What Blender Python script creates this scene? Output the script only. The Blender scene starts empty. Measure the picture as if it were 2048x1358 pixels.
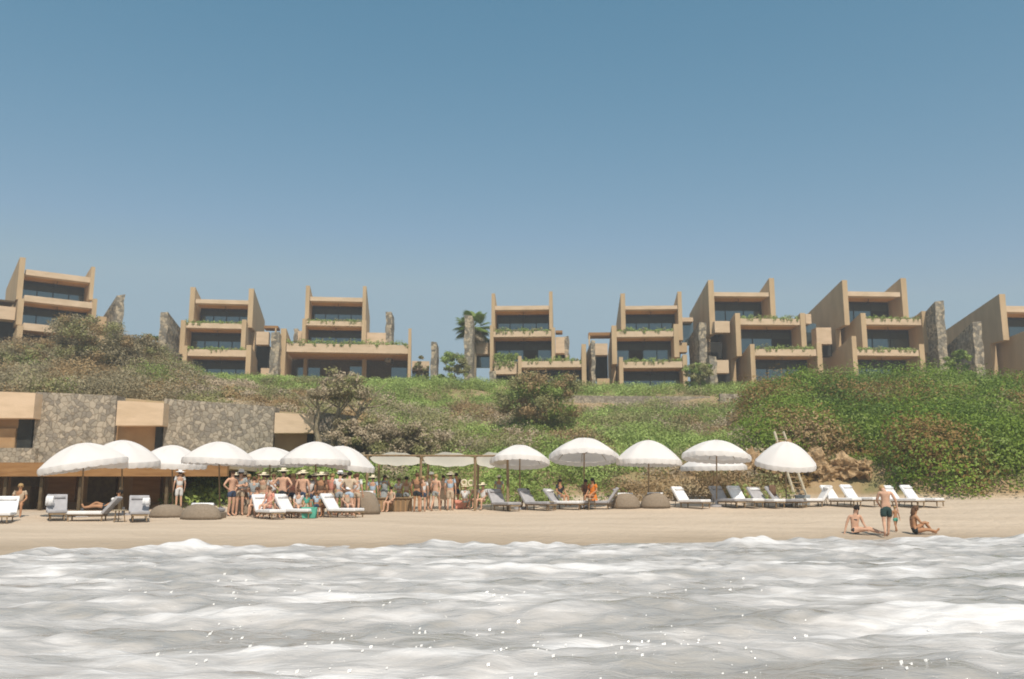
import bpy, bmesh, math, random
import numpy as np
from mathutils import Vector, Matrix, noise as mnoise
random.seed(7); RNG = np.random.default_rng(11)
R = math.radians
sc = bpy.context.scene; COL = sc.collection

# ---------------------------------------------------------------- camera, sky, sun, exposure
CAM = Vector((0, 0, 1.3)); PITCH = R(10.0); F = 1820.0
cd = bpy.data.cameras.new('camera'); cam = bpy.data.objects.new('camera', cd); COL.objects.link(cam)
cd.sensor_width = 36; cd.lens = 36 * F / 2048; cd.clip_end = 5000; cd.clip_start = .05
cam.location = CAM; cam.rotation_euler = (R(90) + PITCH, 0, 0); sc.camera = cam
cd.dof.use_dof = True; cd.dof.focus_distance = 4.2; cd.dof.aperture_fstop = 5.3
SUN_EL, SUN_AZ = R(54), R(16)
tosun = Vector((math.cos(SUN_EL) * math.sin(SUN_AZ), -math.cos(SUN_EL) * math.cos(SUN_AZ), math.sin(SUN_EL)))
w = bpy.data.worlds.new('World'); sc.world = w; w.use_nodes = True
nt = w.node_tree; bg = nt.nodes['Background']
sky = nt.nodes.new('ShaderNodeTexSky'); sky.sky_type = 'NISHITA'; sky.sun_disc = False
sky.sun_elevation = SUN_EL; sky.sun_rotation = R(180) - SUN_AZ; sky.air_density = 1.0; sky.dust_density = 2.2; sky.ozone_density = 1.2
hs = nt.nodes.new('ShaderNodeHueSaturation'); hs.inputs['Saturation'].default_value = .80; hs.inputs['Hue'].default_value = .49
nt.links.new(sky.outputs[0], hs.inputs['Color']); 
SKY = .120; sr_ = nt.nodes.new('ShaderNodeSeparateColor'); cr_ = nt.nodes.new('ShaderNodeCombineColor'); nt.links.new(hs.outputs[0], sr_.inputs[0])
for i_, (piv, gm) in enumerate(((.325, 1.95), (.44, 1.08), (.52, .92))):     # film-like rendition of the sky colour
    m1_ = nt.nodes.new('ShaderNodeMath'); m1_.operation = 'MULTIPLY'; m1_.inputs[1].default_value = SKY / piv; m2_ = nt.nodes.new('ShaderNodeMath'); m2_.operation = 'POWER'; m2_.inputs[1].default_value = gm
    m3_ = nt.nodes.new('ShaderNodeMath'); m3_.operation = 'MULTIPLY'; m3_.inputs[1].default_value = piv / .1
    nt.links.new(sr_.outputs[i_], m1_.inputs[0]); mc_ = nt.nodes.new('ShaderNodeMath'); mc_.operation = 'MINIMUM'; mc_.inputs[1].default_value = 1.0; nt.links.new(m1_.outputs[0], mc_.inputs[0]); nt.links.new(mc_.outputs[0], m2_.inputs[0]); nt.links.new(m2_.outputs[0], m3_.inputs[0]); nt.links.new(m3_.outputs[0], cr_.inputs[i_])
nt.links.new(cr_.outputs[0], bg.inputs[0]); bg.inputs[1].default_value = .1
sd = bpy.data.lights.new('sun', 'SUN'); sd.energy = 4.3; sd.angle = R(.5); sd.color = (1, .915, .80)
so = bpy.data.objects.new('sun', sd); COL.objects.link(so); so.rotation_euler = (-tosun).to_track_quat('-Z', 'Y').to_euler()
sc.view_settings.view_transform = 'Standard'; sc.view_settings.look = 'None'; sc.view_settings.exposure = 0.10; sc.view_settings.gamma = 1

# ---------------------------------------------------------------- helpers
cp, sp = math.cos(PITCH), math.sin(PITCH)
def ray(px, py):
    a = (px - 1024) / F; b = (679 - py) / F
    return Vector((a, cp - b * sp, sp + b * cp))
def P(px, py, Y):
    r = ray(px, py); return CAM + r * (Y / r.y)
def Z(py, Y, px=1024): return P(px, py, Y).z
def XofP(px, Y, z):        # X of the point on column px (approximately) at depth Y, height z
    cy = cp * Y + sp * (z - CAM.z); return (px - 1024) / F * cy
def project(v):
    d = Vector(v) - CAM; cy = d.y * cp + d.z * sp; cz = -d.y * sp + d.z * cp
    return 1024 + F * d.x / cy, 679 - F * cz / cy

def link(o, parent=None):
    COL.objects.link(o)
    if parent is not None: o.parent = parent
    return o
def mesh_obj(name, verts, faces, mat, parent=None, world=False, smooth=False):
    me = bpy.data.meshes.new(name)
    if world and parent is not None:
        L = Vector(parent.location)
        p2 = parent.parent
        while p2 is not None: L += Vector(p2.location); p2 = p2.parent
        verts = [(v[0] - L.x, v[1] - L.y, v[2] - L.z) for v in verts]
    me.from_pydata([tuple(v) for v in verts], [], faces); me.update()
    if smooth: me.polygons.foreach_set('use_smooth', [True] * len(me.polygons))
    if mat: me.materials.append(mat)
    o = bpy.data.objects.new(name, me); link(o, parent); return o
class MB:
    def __init__(s): s.v = []; s.f = []
    def add(s, vs, fs):
        n = len(s.v); s.v += [tuple(v) for v in vs]; s.f += [tuple(i + n for i in f) for f in fs]; return s
    def hexa(s, c):        # 8 corners: bottom 4 ccw, top 4 ccw
        return s.add(c, [(3, 2, 1, 0), (4, 5, 6, 7), (0, 1, 5, 4), (1, 2, 6, 5), (2, 3, 7, 6), (3, 0, 4, 7)])
    def box(s, x0, x1, y0, y1, z0, z1):
        return s.hexa([(x0, y0, z0), (x1, y0, z0), (x1, y1, z0), (x0, y1, z0), (x0, y0, z1), (x1, y0, z1), (x1, y1, z1), (x0, y1, z1)])
    def tube(s, pts, rad, n=8, cap=True):
        pts = [Vector(p) for p in pts]
        if not hasattr(rad, '__len__'): rad = [rad] * len(pts)
        base = len(s.v); 
        for i, p in enumerate(pts):
            t = (pts[min(i + 1, len(pts) - 1)] - pts[max(i - 1, 0)]).normalized()
            a = t.orthogonal().normalized() if i == 0 else (a - t * a.dot(t)).normalized()
            b = t.cross(a)
            for k in range(n):
                th = 2 * math.pi * k / n; s.v.append(tuple(p + (a * math.cos(th) + b * math.sin(th)) * rad[i]))
        for i in range(len(pts) - 1):
            for k in range(n):
                q = base + i * n; s.f.append((q + k, q + (k + 1) % n, q + n + (k + 1) % n, q + n + k))
        if cap:
            s.f.append(tuple(base + k for k in reversed(range(n)))); q = base + (len(pts) - 1) * n; s.f.append(tuple(q + k for k in range(n)))
        return s
    def ball(s, c, r, n=10, m=6):
        c = Vector(c); r = r if hasattr(r, '__len__') else (r, r, r); base = len(s.v)
        for i in range(m + 1):
            ph = math.pi * i / m
            for k in range(n):
                th = 2 * math.pi * k / n
                s.v.append((c.x + r[0] * math.sin(ph) * math.cos(th), c.y + r[1] * math.sin(ph) * math.sin(th), c.z + r[2] * math.cos(ph)))
        for i in range(m):
            for k in range(n):
                q = base + i * n; s.f.append((q + k, q + n + k, q + n + (k + 1) % n, q + (k + 1) % n))
        return s
    def build(s, name, mat, parent=None, world=False, smooth=False, bevel=0):
        o = mesh_obj(name, s.v, s.f, mat, parent, world, smooth)
        if bevel:
            m = o.modifiers.new('bevel', 'BEVEL'); m.width = bevel; m.segments = 2; m.limit_method = 'ANGLE'
        return o
def tag(o, label=None, cat=None, group=None, kind=None):
    if label: o['label'] = label
    if cat: o['category'] = cat
    if group: o['group'] = group
    if kind: o['kind'] = kind
    return o
def thing(name, label, cat, loc=(0, 0, 0), rz=0, group=None):
    o = bpy.data.objects.new(name, None); link(o); o.location = loc; o.rotation_euler = (0, 0, rz); o.empty_display_size = .3
    return tag(o, label, cat, group)
def copy_tree(o, parent=None):
    c = o.copy(); link(c, parent)
    for ch in list(o.children): copy_tree(ch, c)
    return c

# ---------------------------------------------------------------- materials
def mat(name, col, rough=.8, col2=None, scale=1.0, bump=0, bscale=None, spec=.3, translucent=0, detail=6, stretch=(1, 1, 1), contrast=(.35, .65)):
    m = bpy.data.materials.new(name); m.use_nodes = True; t = m.node_tree; b = t.nodes['Principled BSDF']
    b.inputs['Base Color'].default_value = (*col, 1); b.inputs['Roughness'].default_value = rough
    b.inputs['Specular IOR Level'].default_value = spec
    geo = t.nodes.new('ShaderNodeTexCoord'); mp = t.nodes.new('ShaderNodeMapping'); mp.inputs['Scale'].default_value = stretch
    t.links.new(geo.outputs['Object'], mp.inputs[0])
    if col2:
        n = t.nodes.new('ShaderNodeTexNoise'); n.inputs['Scale'].default_value = scale; n.inputs['Detail'].default_value = detail
        r = t.nodes.new('ShaderNodeValToRGB'); r.color_ramp.elements[0].position = contrast[0]; r.color_ramp.elements[1].position = contrast[1]
        r.color_ramp.elements[0].color = (*col, 1); r.color_ramp.elements[1].color = (*col2, 1)
        t.links.new(mp.outputs[0], n.inputs['Vector']); t.links.new(n.outputs[0], r.inputs[0]); t.links.new(r.outputs[0], b.inputs['Base Color'])
    if bump:
        n2 = t.nodes.new('ShaderNodeTexNoise'); n2.inputs['Scale'].default_value = bscale or scale * 4; n2.inputs['Detail'].default_value = 8
        bp = t.nodes.new('ShaderNodeBump'); bp.inputs['Strength'].default_value = bump; bp.inputs['Distance'].default_value = .05
        t.links.new(mp.outputs[0], n2.inputs['Vector']); t.links.new(n2.outputs[0], bp.inputs['Height']); t.links.new(bp.outputs[0], b.inputs['Normal'])
    if translucent:
        tr = t.nodes.new('ShaderNodeBsdfTranslucent'); tr.inputs[0].default_value = (*col, 1); mx = t.nodes.new('ShaderNodeMixShader'); mx.inputs[0].default_value = translucent
        out = t.nodes['Material Output']; t.links.new(b.outputs[0], mx.inputs[1]); t.links.new(tr.outputs[0], mx.inputs[2]); t.links.new(mx.outputs[0], out.inputs[0])
    return m
M = {}
M['plaster'] = mat('sand_plaster', (.56, .41, .25), .9, (.45, .325, .19), .9, .3, 9, stretch=(1, 1, .3), contrast=(.3, .7))
M['parapet'] = mat('pale_plaster', (.66, .50, .35), .9, (.56, .42, .28), 1.2, .2, 9, stretch=(.6, .6, 2.2))
M['soffit'] = mat('timber_soffit', (.74, .42, .15), .8, (.58, .31, .10), 3, .15, 8, stretch=(4, .5, 1))
M['wood'] = mat('weathered_wood', (.30, .21, .12), .8, (.20, .13, .07), 6, .2, stretch=(1, 1, .2))
M['palewood'] = mat('bleached_wood', (.48, .42, .31), .8, (.34, .28, .19), 6, .2, stretch=(1, 1, .2))
M['fascia'] = mat('orange_timber', (.34, .185, .075), .8, (.25, .125, .045), 2, .2, stretch=(.4, 1, 3))
M['darkwood'] = mat('dark_wood', (.13, .095, .05), .7, (.08, .055, .03), 5)
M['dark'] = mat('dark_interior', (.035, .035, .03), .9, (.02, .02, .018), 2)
M['soffitpaint'] = mat('soffit_reflection_paint', (.05, .055, .04), .3, (.035, .04, .03), 2)  # dark olive colour standing in for the soffit mirrored in the glass
M['metal'] = mat('dark_metal', (.03, .035, .04), .5, (.02, .02, .02), 3)
M['brownpanel'] = mat('ochre_plaster', (.42, .27, .14), .9, (.33, .2, .1), 1, .2)
def glassmat():
    m = bpy.data.materials.new('dark_glass'); m.use_nodes = True; t = m.node_tree; b = t.nodes['Principled BSDF']
    b.inputs['Base Color'].default_value = (.018, .035, .04, 1); b.inputs['Roughness'].default_value = .5
    g = t.nodes.new('ShaderNodeBsdfGlossy'); g.inputs['Roughness'].default_value = .06; g.inputs['Color'].default_value = (.66, .84, .88, 1)
    n = t.nodes.new('ShaderNodeTexNoise'); n.inputs['Scale'].default_value = .6; tc = t.nodes.new('ShaderNodeTexCoord'); t.links.new(tc.outputs['Object'], n.inputs['Vector'])
    bp = t.nodes.new('ShaderNodeBump'); bp.inputs['Strength'].default_value = .06; t.links.new(n.outputs[0], bp.inputs['Height']); t.links.new(bp.outputs[0], g.inputs['Normal'])
    mx = t.nodes.new('ShaderNodeMixShader'); mx.inputs[0].default_value = .22
    t.links.new(b.outputs[0], mx.inputs[1]); t.links.new(g.outputs[0], mx.inputs[2]); t.links.new(mx.outputs[0], t.nodes['Material Output'].inputs[0]); return m
M['glass'] = glassmat()
def stonemat(name, c1, c2, c3, sc_=4.0, bump=.8):
    m = bpy.data.materials.new(name); m.use_nodes = True; t = m.node_tree; b = t.nodes['Principled BSDF']; b.inputs['Roughness'].default_value = .9
    tc = t.nodes.new('ShaderNodeTexCoord'); nz = t.nodes.new('ShaderNodeTexNoise'); nz.inputs['Scale'].default_value = 1.5
    mixv = t.nodes.new('ShaderNodeMixRGB'); mixv.inputs[0].default_value = .25; t.links.new(tc.outputs['Object'], mixv.inputs[1]); t.links.new(nz.outputs['Color'], mixv.inputs[2]); t.links.new(tc.outputs['Object'], nz.inputs['Vector'])
    v = t.nodes.new('ShaderNodeTexVoronoi'); v.inputs['Scale'].default_value = sc_; v2 = t.nodes.new('ShaderNodeTexVoronoi'); v2.feature = 'DISTANCE_TO_EDGE'; v2.inputs['Scale'].default_value = sc_
    t.links.new(mixv.outputs[0], v.inputs['Vector']); t.links.new(mixv.outputs[0], v2.inputs['Vector'])
    r = t.nodes.new('ShaderNodeValToRGB'); e = r.color_ramp.elements; e[0].color = (*c1, 1); e[1].color = (*c2, 1); e2 = e.new(.5); e2.color = (*c3, 1); e[0].position = .15; e[-1].position = .85
    sx = t.nodes.new('ShaderNodeSeparateColor'); t.links.new(v.outputs['Color'], sx.inputs[0]); t.links.new(sx.outputs[0], r.inputs[0])
    r2 = t.nodes.new('ShaderNodeValToRGB'); r2.color_ramp.elements[0].color = (.35, .30, .23, 1); r2.color_ramp.elements[1].color = (1, 1, 1, 1); r2.color_ramp.elements[1].position = .10
    t.links.new(v2.outputs['Distance'], r2.inputs[0])
    mm = t.nodes.new('ShaderNodeMixRGB'); mm.blend_type = 'MULTIPLY'; mm.inputs[0].default_value = .75; t.links.new(r.outputs[0], mm.inputs[1]); t.links.new(r2.outputs[0], mm.inputs[2]); t.links.new(mm.outputs[0], b.inputs['Base Color'])
    bp = t.nodes.new('ShaderNodeBump'); bp.inputs['Strength'].default_value = bump; bp.inputs['Distance'].default_value = .08
    mn = t.nodes.new('ShaderNodeMath'); mn.operation = 'MINIMUM'; mn.inputs[1].default_value = .18; t.links.new(v2.outputs['Distance'], mn.inputs[0]); t.links.new(mn.outputs[0], bp.inputs['Height']); t.links.new(bp.outputs[0], b.inputs['Normal'])
    return m
M['stone'] = stonemat('rubble_stone', (.17, .15, .12), (.46, .38, .27), (.28, .25, .20))
M['stonewall'] = stonemat('retaining_stone', (.24, .21, .17), (.42, .36, .28), (.31, .27, .21), 4.6, .7)
M['rock'] = mat('cliff_rock', (.46, .32, .18), .95, (.28, .18, .09), 2.2, 1.0, 6, contrast=(.4, .6))
M['cloth'] = mat('white_canvas', (.85, .82, .80), .9, (.81, .775, .75), 1.2, .05, translucent=.25)
M['creamcloth'] = mat('cream_linen', (.82, .76, .64), .9, (.78, .72, .59), 1.5, .1, translucent=.65)
M['white'] = mat('white_cushion', (.80, .79, .79), .8, (.72, .71, .71), 3)
M['grey'] = mat('grey_cushion', (.40, .39, .40), .85, (.33, .32, .33), 3)
M['wicker'] = mat('brown_wicker', (.30, .24, .18), .8, (.2, .155, .11), 30, .4, 40)
M['straw'] = mat('straw', (.76, .68, .50), .8, (.64, .56, .40), 20)
M['bark'] = mat('pale_bark', (.30, .25, .17), .9, (.2, .16, .1), 3, .5)
def fabric(name, c): 
    M[name] = mat(name, c, .85, tuple(x * .8 for x in c), 6)
for n_, c_ in dict(skin_pale=(.62, .37, .25), skin_tan=(.46, .24, .13), skin_brown=(.28, .13, .07), dark_cloth=(.03, .035, .04), navy_cloth=(.05, .07, .12), lightblue_cloth=(.42, .52, .62),
                   white_cloth=(.72, .71, .7), grey_cloth=(.33, .35, .35), pink_cloth=(.75, .33, .24), orange_cloth=(.75, .22, .03), teal_cloth=(.10, .38, .28), brown_cloth=(.17, .10, .06),
                   beige_cloth=(.55, .43, .31), hair_dark=(.02, .013, .01), hair_brown=(.12, .06, .03), hair_fair=(.42, .28, .13), teal_dark=(.03, .06, .055), red_cloth=(.5, .12, .08)).items(): fabric(n_, c_)
def leafmat(name):
    m = bpy.data.materials.new(name); m.use_nodes = True; t = m.node_tree; b = t.nodes['Principled BSDF']; b.inputs['Roughness'].default_value = .55; b.inputs['Specular IOR Level'].default_value = .25
    a = t.nodes.new('ShaderNodeAttribute'); a.attribute_name = 'tint'; t.links.new(a.outputs['Color'], b.inputs['Base Color'])
    tr = t.nodes.new('ShaderNodeBsdfTranslucent'); t.links.new(a.outputs['Color'], tr.inputs[0]); mx = t.nodes.new('ShaderNodeMixShader'); mx.inputs[0].default_value = .28
    t.links.new(b.outputs[0], mx.inputs[1]); t.links.new(tr.outputs[0], mx.inputs[2]); t.links.new(mx.outputs[0], t.nodes['Material Output'].inputs[0]); return m
M['leaf'] = leafmat('leaf')

# ---------------------------------------------------------------- terrain
# per column of view: (distance, height) profile of the ground
def prof(shore, beach, base, slope): return shore + beach + base + slope
W = 58.0
cols = {}
for px, wt, bt, sh in ((-900, 775, 690, 21.5), (0, 786, 700, 22), (200, 792, 700, 22.5), (400, 806, 752, 23), (550, 822, 762, 23.5), (740, 842, 765, 24)):
    z = lambda py, Y: Z(py, Y)
    bk = 0 if px < 380 else 1
    cols[px] = [(8, -2.2), (sh - 4, -.9), (sh, -.02), (33, .60), (36, .72), (43, .8), (45, .85 + bk * .5), (50, .85 + bk * 2.0), (57.3, .85 + bk * 2.6), (58.4, z(wt, W)), (64, z(wt, W) + .5), (82, z((wt + bt) / 2 - 4, 82)), (97, z(bt, 97)), (112, z(bt, 97) + .6), (200, z(bt, 97) + 1)]
cols[300] = [(8, -2.2), (18.8, -.9), (22.8, -.02), (33, .60), (36, .72), (43, .8), (57.3, .9), (58.4, Z(800, W)), (64, Z(800, W) + .5), (82, Z(745, 82)), (97, Z(712, 97)), (112, Z(712, 97) + .4), (200, Z(712, 97) + 1)]
cols = dict(sorted(cols.items()))
def midcol(sh, bz, top, b0=49):
    return [(8, -2.2), (sh - 4, -.9), (sh, -.02), (44, bz), (b0 - 1, bz + .15), (b0 + 3, bz + 1.6), (70, Z(870, 70)), (88, Z(812, 88)), (98, Z(top, 98)), (112, Z(top, 98) + .4), (200, Z(top, 98) + 1)]
cols[820] = [(8, -2.2), (20, -.9), (24.3, -.02), (36, .70), (43, .82), (49, 1.1), (54, 3.2), (70, Z(862, 70)), (86, Z(805, 86)), (98, Z(765, 98)), (112, Z(765, 98) + .4), (200, Z(765, 98) + 1)]
cols[1000] = midcol(25, 1.0, 770)
cols[1200] = midcol(26.5, 1.1, 778)
cols[1440] = midcol(28, 1.12, 778)
def rightcol(sh, bz, crest, b0): return [(8, -2.2), (sh - 4, -.9), (sh, -.02), (44, bz), (b0 - 1, bz + .1), (b0 + 1.2, bz + 1.9), (b0 + 8, Z(880, b0 + 8)), (72, Z(crest, 72)), (78, Z(crest, 72) + .2), (98, Z(770, 98)), (112, Z(770, 98) + .4), (200, Z(770, 98) + 1)]
cols[1560] = rightcol(29, 1.15, 800, 50)
cols[1700] = rightcol(29.8, 1.2, 794, 49)
cols[1850] = rightcol(30, 1.25, 794, 47)
cols[2048] = rightcol(30, 1.3, 800, 46.5)
cols[2900] = rightcol(32, 1.3, 820, 46.5)
CP = sorted(cols)
def ground_raw(x, y):
    c = 1024 + F * x / max(y, 1) * 1.0
    c = min(max(c, CP[0]), CP[-1] - 1e-3)
    for i in range(len(CP) - 1):
        if CP[i] <= c <= CP[i + 1]: break
    t = (c - CP[i]) / (CP[i + 1] - CP[i])
    za, zb = (np.interp(y, [q[0] for q in cols[k]], [q[1] for q in cols[k]]) for k in (CP[i], CP[i + 1]))
    return za * (1 - t) + zb * t
def hash_noise(x, y, s=1.0):
    return (math.sin(x * .9 * s + 1.3 * math.sin(y * .5 * s)) + math.sin(y * 1.1 * s + 1.7 * math.sin(x * .63 * s + 2)) + .6 * math.sin(x * 2.3 * s + y * 1.9 * s)) / 2.6
def ground(x, y):
    z = ground_raw(x, y)
    k = min(max((y - 59) / 6, 0), 1) if 1024 + F * x / y < 780 else min(max((y - 48) / 5, 0), 1)
    k *= 1 - min(max((y - 92) / 6, 0), 1)
    return z + k * (.45 * hash_noise(x, y, .5) + .2 * hash_noise(x, y, 1.6)) + .025 * hash_noise(x, y, 1.1) * (1 - k)
def gp(px, Y):
    """ground point under view column px at distance Y"""
    z = ground((px - 1024) / F * Y, Y)
    x = XofP(px, Y, z); return Vector((x, Y, ground(x, Y)))

def grid(name, xs, ys, fz, mat_, smooth=True):
    nx, ny = len(xs), len(ys)
    v = np.array([(x, y, fz(x, y)) for y in ys for x in xs], dtype=np.float32)
    i = np.arange((nx - 1) * (ny - 1)); r, c = i // (nx - 1), i % (nx - 1); a = r * nx + c
    f = np.stack([a, a + 1, a + nx + 1, a + nx], 1).astype(np.int32)
    me = bpy.data.meshes.new(name); me.vertices.add(len(v)); me.vertices.foreach_set('co', v.ravel())
    me.loops.add(f.size); me.loops.foreach_set('vertex_index', f.ravel()); me.polygons.add(len(f))
    me.polygons.foreach_set('loop_start', np.arange(0, f.size, 4, dtype=np.int32)); me.polygons.foreach_set('use_smooth', np.full(len(f), smooth)); me.update(calc_edges=True)
    me.materials.append(mat_); o = bpy.data.objects.new(name, me); link(o); return o

def sandmat():
    m = mat('sand', (.50, .385, .275), .95, (.43, .325, .225), .7, .35, 6, stretch=(.5, 1.6, 1)); return m
M['sand'] = sandmat()
# ground sheet: sand below, dry soil above, chosen by where things are (beach / slope)
def groundmat():
    m = bpy.data.materials.new('beach_and_soil'); m.use_nodes = True; t = m.node_tree; b = t.nodes['Principled BSDF']; b.inputs['Roughness'].default_value = .92; b.inputs['Specular IOR Level'].default_value = .2
    tc = t.nodes.new('ShaderNodeTexCoord')
    def noise(s, stretch=(1, 1, 1), det=6):
        mp = t.nodes.new('ShaderNodeMapping'); mp.inputs['Scale'].default_value = stretch; t.links.new(tc.outputs['Object'], mp.inputs[0])
        n = t.nodes.new('ShaderNodeTexNoise'); n.inputs['Scale'].default_value = s; n.inputs['Detail'].default_value = det; t.links.new(mp.outputs[0], n.inputs['Vector']); return n.outputs[0]
    def ramp(src, *st):
        r = t.nodes.new('ShaderNodeValToRGB'); e = r.color_ramp.elements; e[0].position, e[0].color = st[0][0], (*st[0][1], 1); e[1].position, e[1].color = st[-1][0], (*st[-1][1], 1)
        for p, c in st[1:-1]: q = e.new(p); q.color = (*c, 1)
        t.links.new(src, r.inputs[0]); return r.outputs[0]
    sand = ramp(noise(.6, (.35, 1.6, 1)), (.35, (.565, .455, .345)), (.65, (.49, .39, .29)))
    wet = ramp(noise(.8, (.3, 1, 1)), (.3, (.42, .33, .24)), (.7, (.36, .28, .20)))
    soil = ramp(noise(.35), (.35, (.30, .23, .13)), (.5, (.36, .25, .14)), (.65, (.22, .20, .09)))
    sep = t.nodes.new('ShaderNodeSeparateXYZ'); t.links.new(tc.outputs['Object'], sep.inputs[0])
    def mr(src, a, b_):
        r = t.nodes.new('ShaderNodeMapRange'); r.inputs[1].default_value = a; r.inputs[2].default_value = b_; t.links.new(src, r.inputs[0]); return r.outputs[0]
    add = t.nodes.new('ShaderNodeMath'); add.operation = 'MULTIPLY_ADD'; add.inputs[1].default_value = .25; t.links.new(noise(.5, (.5, 1, 1)), add.inputs[0]); t.links.new(sep.outputs[2], add.inputs[2])
    m1 = t.nodes.new('ShaderNodeMixRGB'); t.links.new(mr(add.outputs[0], .2, .42), m1.inputs[0]); t.links.new(wet, m1.inputs[1]); t.links.new(sand, m1.inputs[2])
    m2 = t.nodes.new('ShaderNodeMixRGB'); t.links.new(mr(add.outputs[0], 1.5, 1.8), m2.inputs[0]); t.links.new(m1.outputs[0], m2.inputs[1]); t.links.new(soil, m2.inputs[2])
    t.links.new(m2.outputs[0], b.inputs['Base Color'])
    bp = t.nodes.new('ShaderNodeBump'); bp.inputs['Strength'].default_value = .8; bp.inputs['Distance'].default_value = .16; t.links.new(noise(2.6, (1, 1, 1), 10), bp.inputs['Height']); t.links.new(bp.outputs[0], b.inputs['Normal']); return m
M['ground'] = groundmat()
ys = list(np.arange(8, 57, .6)) + [57.3, 57.6, 57.9, 58.2, 58.4] + list(np.arange(58.8, 100, .7)) + [104, 110, 125, 160, 300, 800]
g = grid('ground', list(np.arange(-260, -70, 5)) + list(np.arange(-70, 70, .7)) + list(np.arange(70, 261, 5)), ys, ground, M['ground']); tag(g, kind='structure')

# ---------------------------------------------------------------- sea
def wave(x, y):
    # long swells rolling to the beach, chop on top
    s = .065 * math.sin(y * 1.15 + .5 * math.sin(x * .21 + 1) + .8 * math.sin(x * .07)) 
    s += .045 * math.sin(y * 2.3 + x * .35 + 1.3 * math.sin(x * .33 + y * .2)) + .05 * math.sin(y * 4.1 - x * .8 + 1.4 * math.sin(x * .9 + 1))
    s += .02 * math.sin(x * 2.6 + y * 5.3 + 1.2 * math.sin(y * 2.1 + x)) + .016 * math.sin(x * 5.1 - y * 7.2 + 1.5 * math.sin(x * 1.7))
    shy = 24 + (x + 12) * .22
    br = math.exp(-((y - (shy - 1.2 - .7 * math.sin(x * .45) - .35 * math.sin(x * 1.3 + 1))) / .9) ** 2) * (.10 + .06 * math.sin(x * .8 + 2) + .05 * math.sin(x * 2.1) + .035 * math.sin(x * 5.3) + .02 * math.sin(x * 11 + 1))
    k = min(max((shy + 1.0 - y) / 4, .12), 1); q = min(1, 8 / max(abs(x) - 40, 1e-3)) if abs(x) > 40 else 1
    s += .012 * math.sin(x * 7.3 + y * 9.1 + 2 * math.sin(x * 1.9 - y)) + .010 * math.sin(x * 11.7 - y * 12.4 + 2 * math.sin(y * 2.7)) + .008 * math.sin(x * 4.4 + y * 17 + 1.5 * math.sin(x * 3))
    lump = .02 * math.sin(x * 3.7 + 2 * math.sin(y * 3)) * math.sin(y * 4.9 + x) * (1 if y > 16 else .4)
    return .02 + s * k * .75 * q + br + lump * k
def seamat():
    m = bpy.data.materials.new('foamy_sea'); m.use_nodes = True; t = m.node_tree; b = t.nodes['Principled BSDF']
    tc = t.nodes.new('ShaderNodeTexCoord')
    def noise(s, stretch, det=6, dist=0):
        mp = t.nodes.new('ShaderNodeMapping'); mp.inputs['Scale'].default_value = stretch; mp.inputs['Rotation'].default_value = (0, 0, R(6)); t.links.new(tc.outputs['Object'], mp.inputs[0])
        n = t.nodes.new('ShaderNodeTexNoise'); n.inputs['Scale'].default_value = s; n.inputs['Detail'].default_value = det; n.inputs['Distortion'].default_value = dist; t.links.new(mp.outputs[0], n.inputs['Vector']); return n.outputs[0]
    a = noise(.6, (.4, 1.3, 1), 7, .7); c = noise(2.6, (.5, 1.3, 1), 8, .5)
    mx = t.nodes.new('ShaderNodeMath'); mx.operation = 'MULTIPLY_ADD'; mx.inputs[1].default_value = .5; t.links.new(c, mx.inputs[0]); t.links.new(a, mx.inputs[2])
    r = t.nodes.new('ShaderNodeValToRGB'); e = r.color_ramp.elements; e[0].position = .62; e[0].color = (.37, .345, .315, 1); e[1].position = .95; e[1].color = (.74, .715, .70, 1); q = e.new(.78); q.color = (.49, .462, .438, 1)
    sep = t.nodes.new('ShaderNodeSeparateXYZ'); t.links.new(tc.outputs['Object'], sep.inputs[0])
    fz = t.nodes.new('ShaderNodeMapRange'); fz.inputs[1].default_value = .05; fz.inputs[2].default_value = .3; fz.inputs[4].default_value = .22; t.links.new(sep.outputs[2], fz.inputs[0])
    ad = t.nodes.new('ShaderNodeMath'); t.links.new(mx.outputs[0], ad.inputs[0]); t.links.new(fz.outputs[0], ad.inputs[1])
    t.links.new(ad.outputs[0], r.inputs[0]); t.links.new(r.outputs[0], b.inputs['Base Color'])
    rr = t.nodes.new('ShaderNodeMapRange'); rr.inputs[1].default_value = .66; rr.inputs[2].default_value = .9; rr.inputs[3].default_value = .15; rr.inputs[4].default_value = .7; t.links.new(ad.outputs[0], rr.inputs[0]); t.links.new(rr.outputs[0], b.inputs['Roughness'])
    bp = t.nodes.new('ShaderNodeBump'); bp.inputs['Strength'].default_value = .7; bp.inputs['Distance'].default_value = .08; t.links.new(noise(3.4, (.6, 1.2, 1), 9, .4), bp.inputs['Height']); t.links.new(bp.outputs[0], b.inputs['Normal'])
    n3 = noise(7, (.8, 1.2, 1), 3, .3); bp2 = t.nodes.new('ShaderNodeBump'); bp2.inputs['Strength'].default_value = 1; bp2.inputs['Distance'].default_value = .22; t.links.new(n3, bp2.inputs['Height'])
    t.links.new(bp2.outputs[0], b.inputs['Coat Normal']); b.inputs['Coat Weight'].default_value = .3; b.inputs['Coat Roughness'].default_value = .12; b.inputs['Coat IOR'].default_value = 1.33
    b.inputs['IOR'].default_value = 1.33; return m
M['sea'] = seamat()
xs = list(np.arange(-400, -40, 12)) + list(np.arange(-40, -12, .22)) + list(np.arange(-12, 12, .085)) + list(np.arange(12, 40, .22)) + list(np.arange(40, 401, 12))
ys = [-600, -300, -120, -60, -30, -15, -8, -4, -2, 0, 1, 2, 3] + list(np.arange(3.5, 12, .07)) + list(np.arange(12, 34, .11))
sea = grid('sea', xs, ys, lambda x, y: wave(x, y) if y > -60 else 0, M['sea']); tag(sea, kind='structure')

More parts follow.
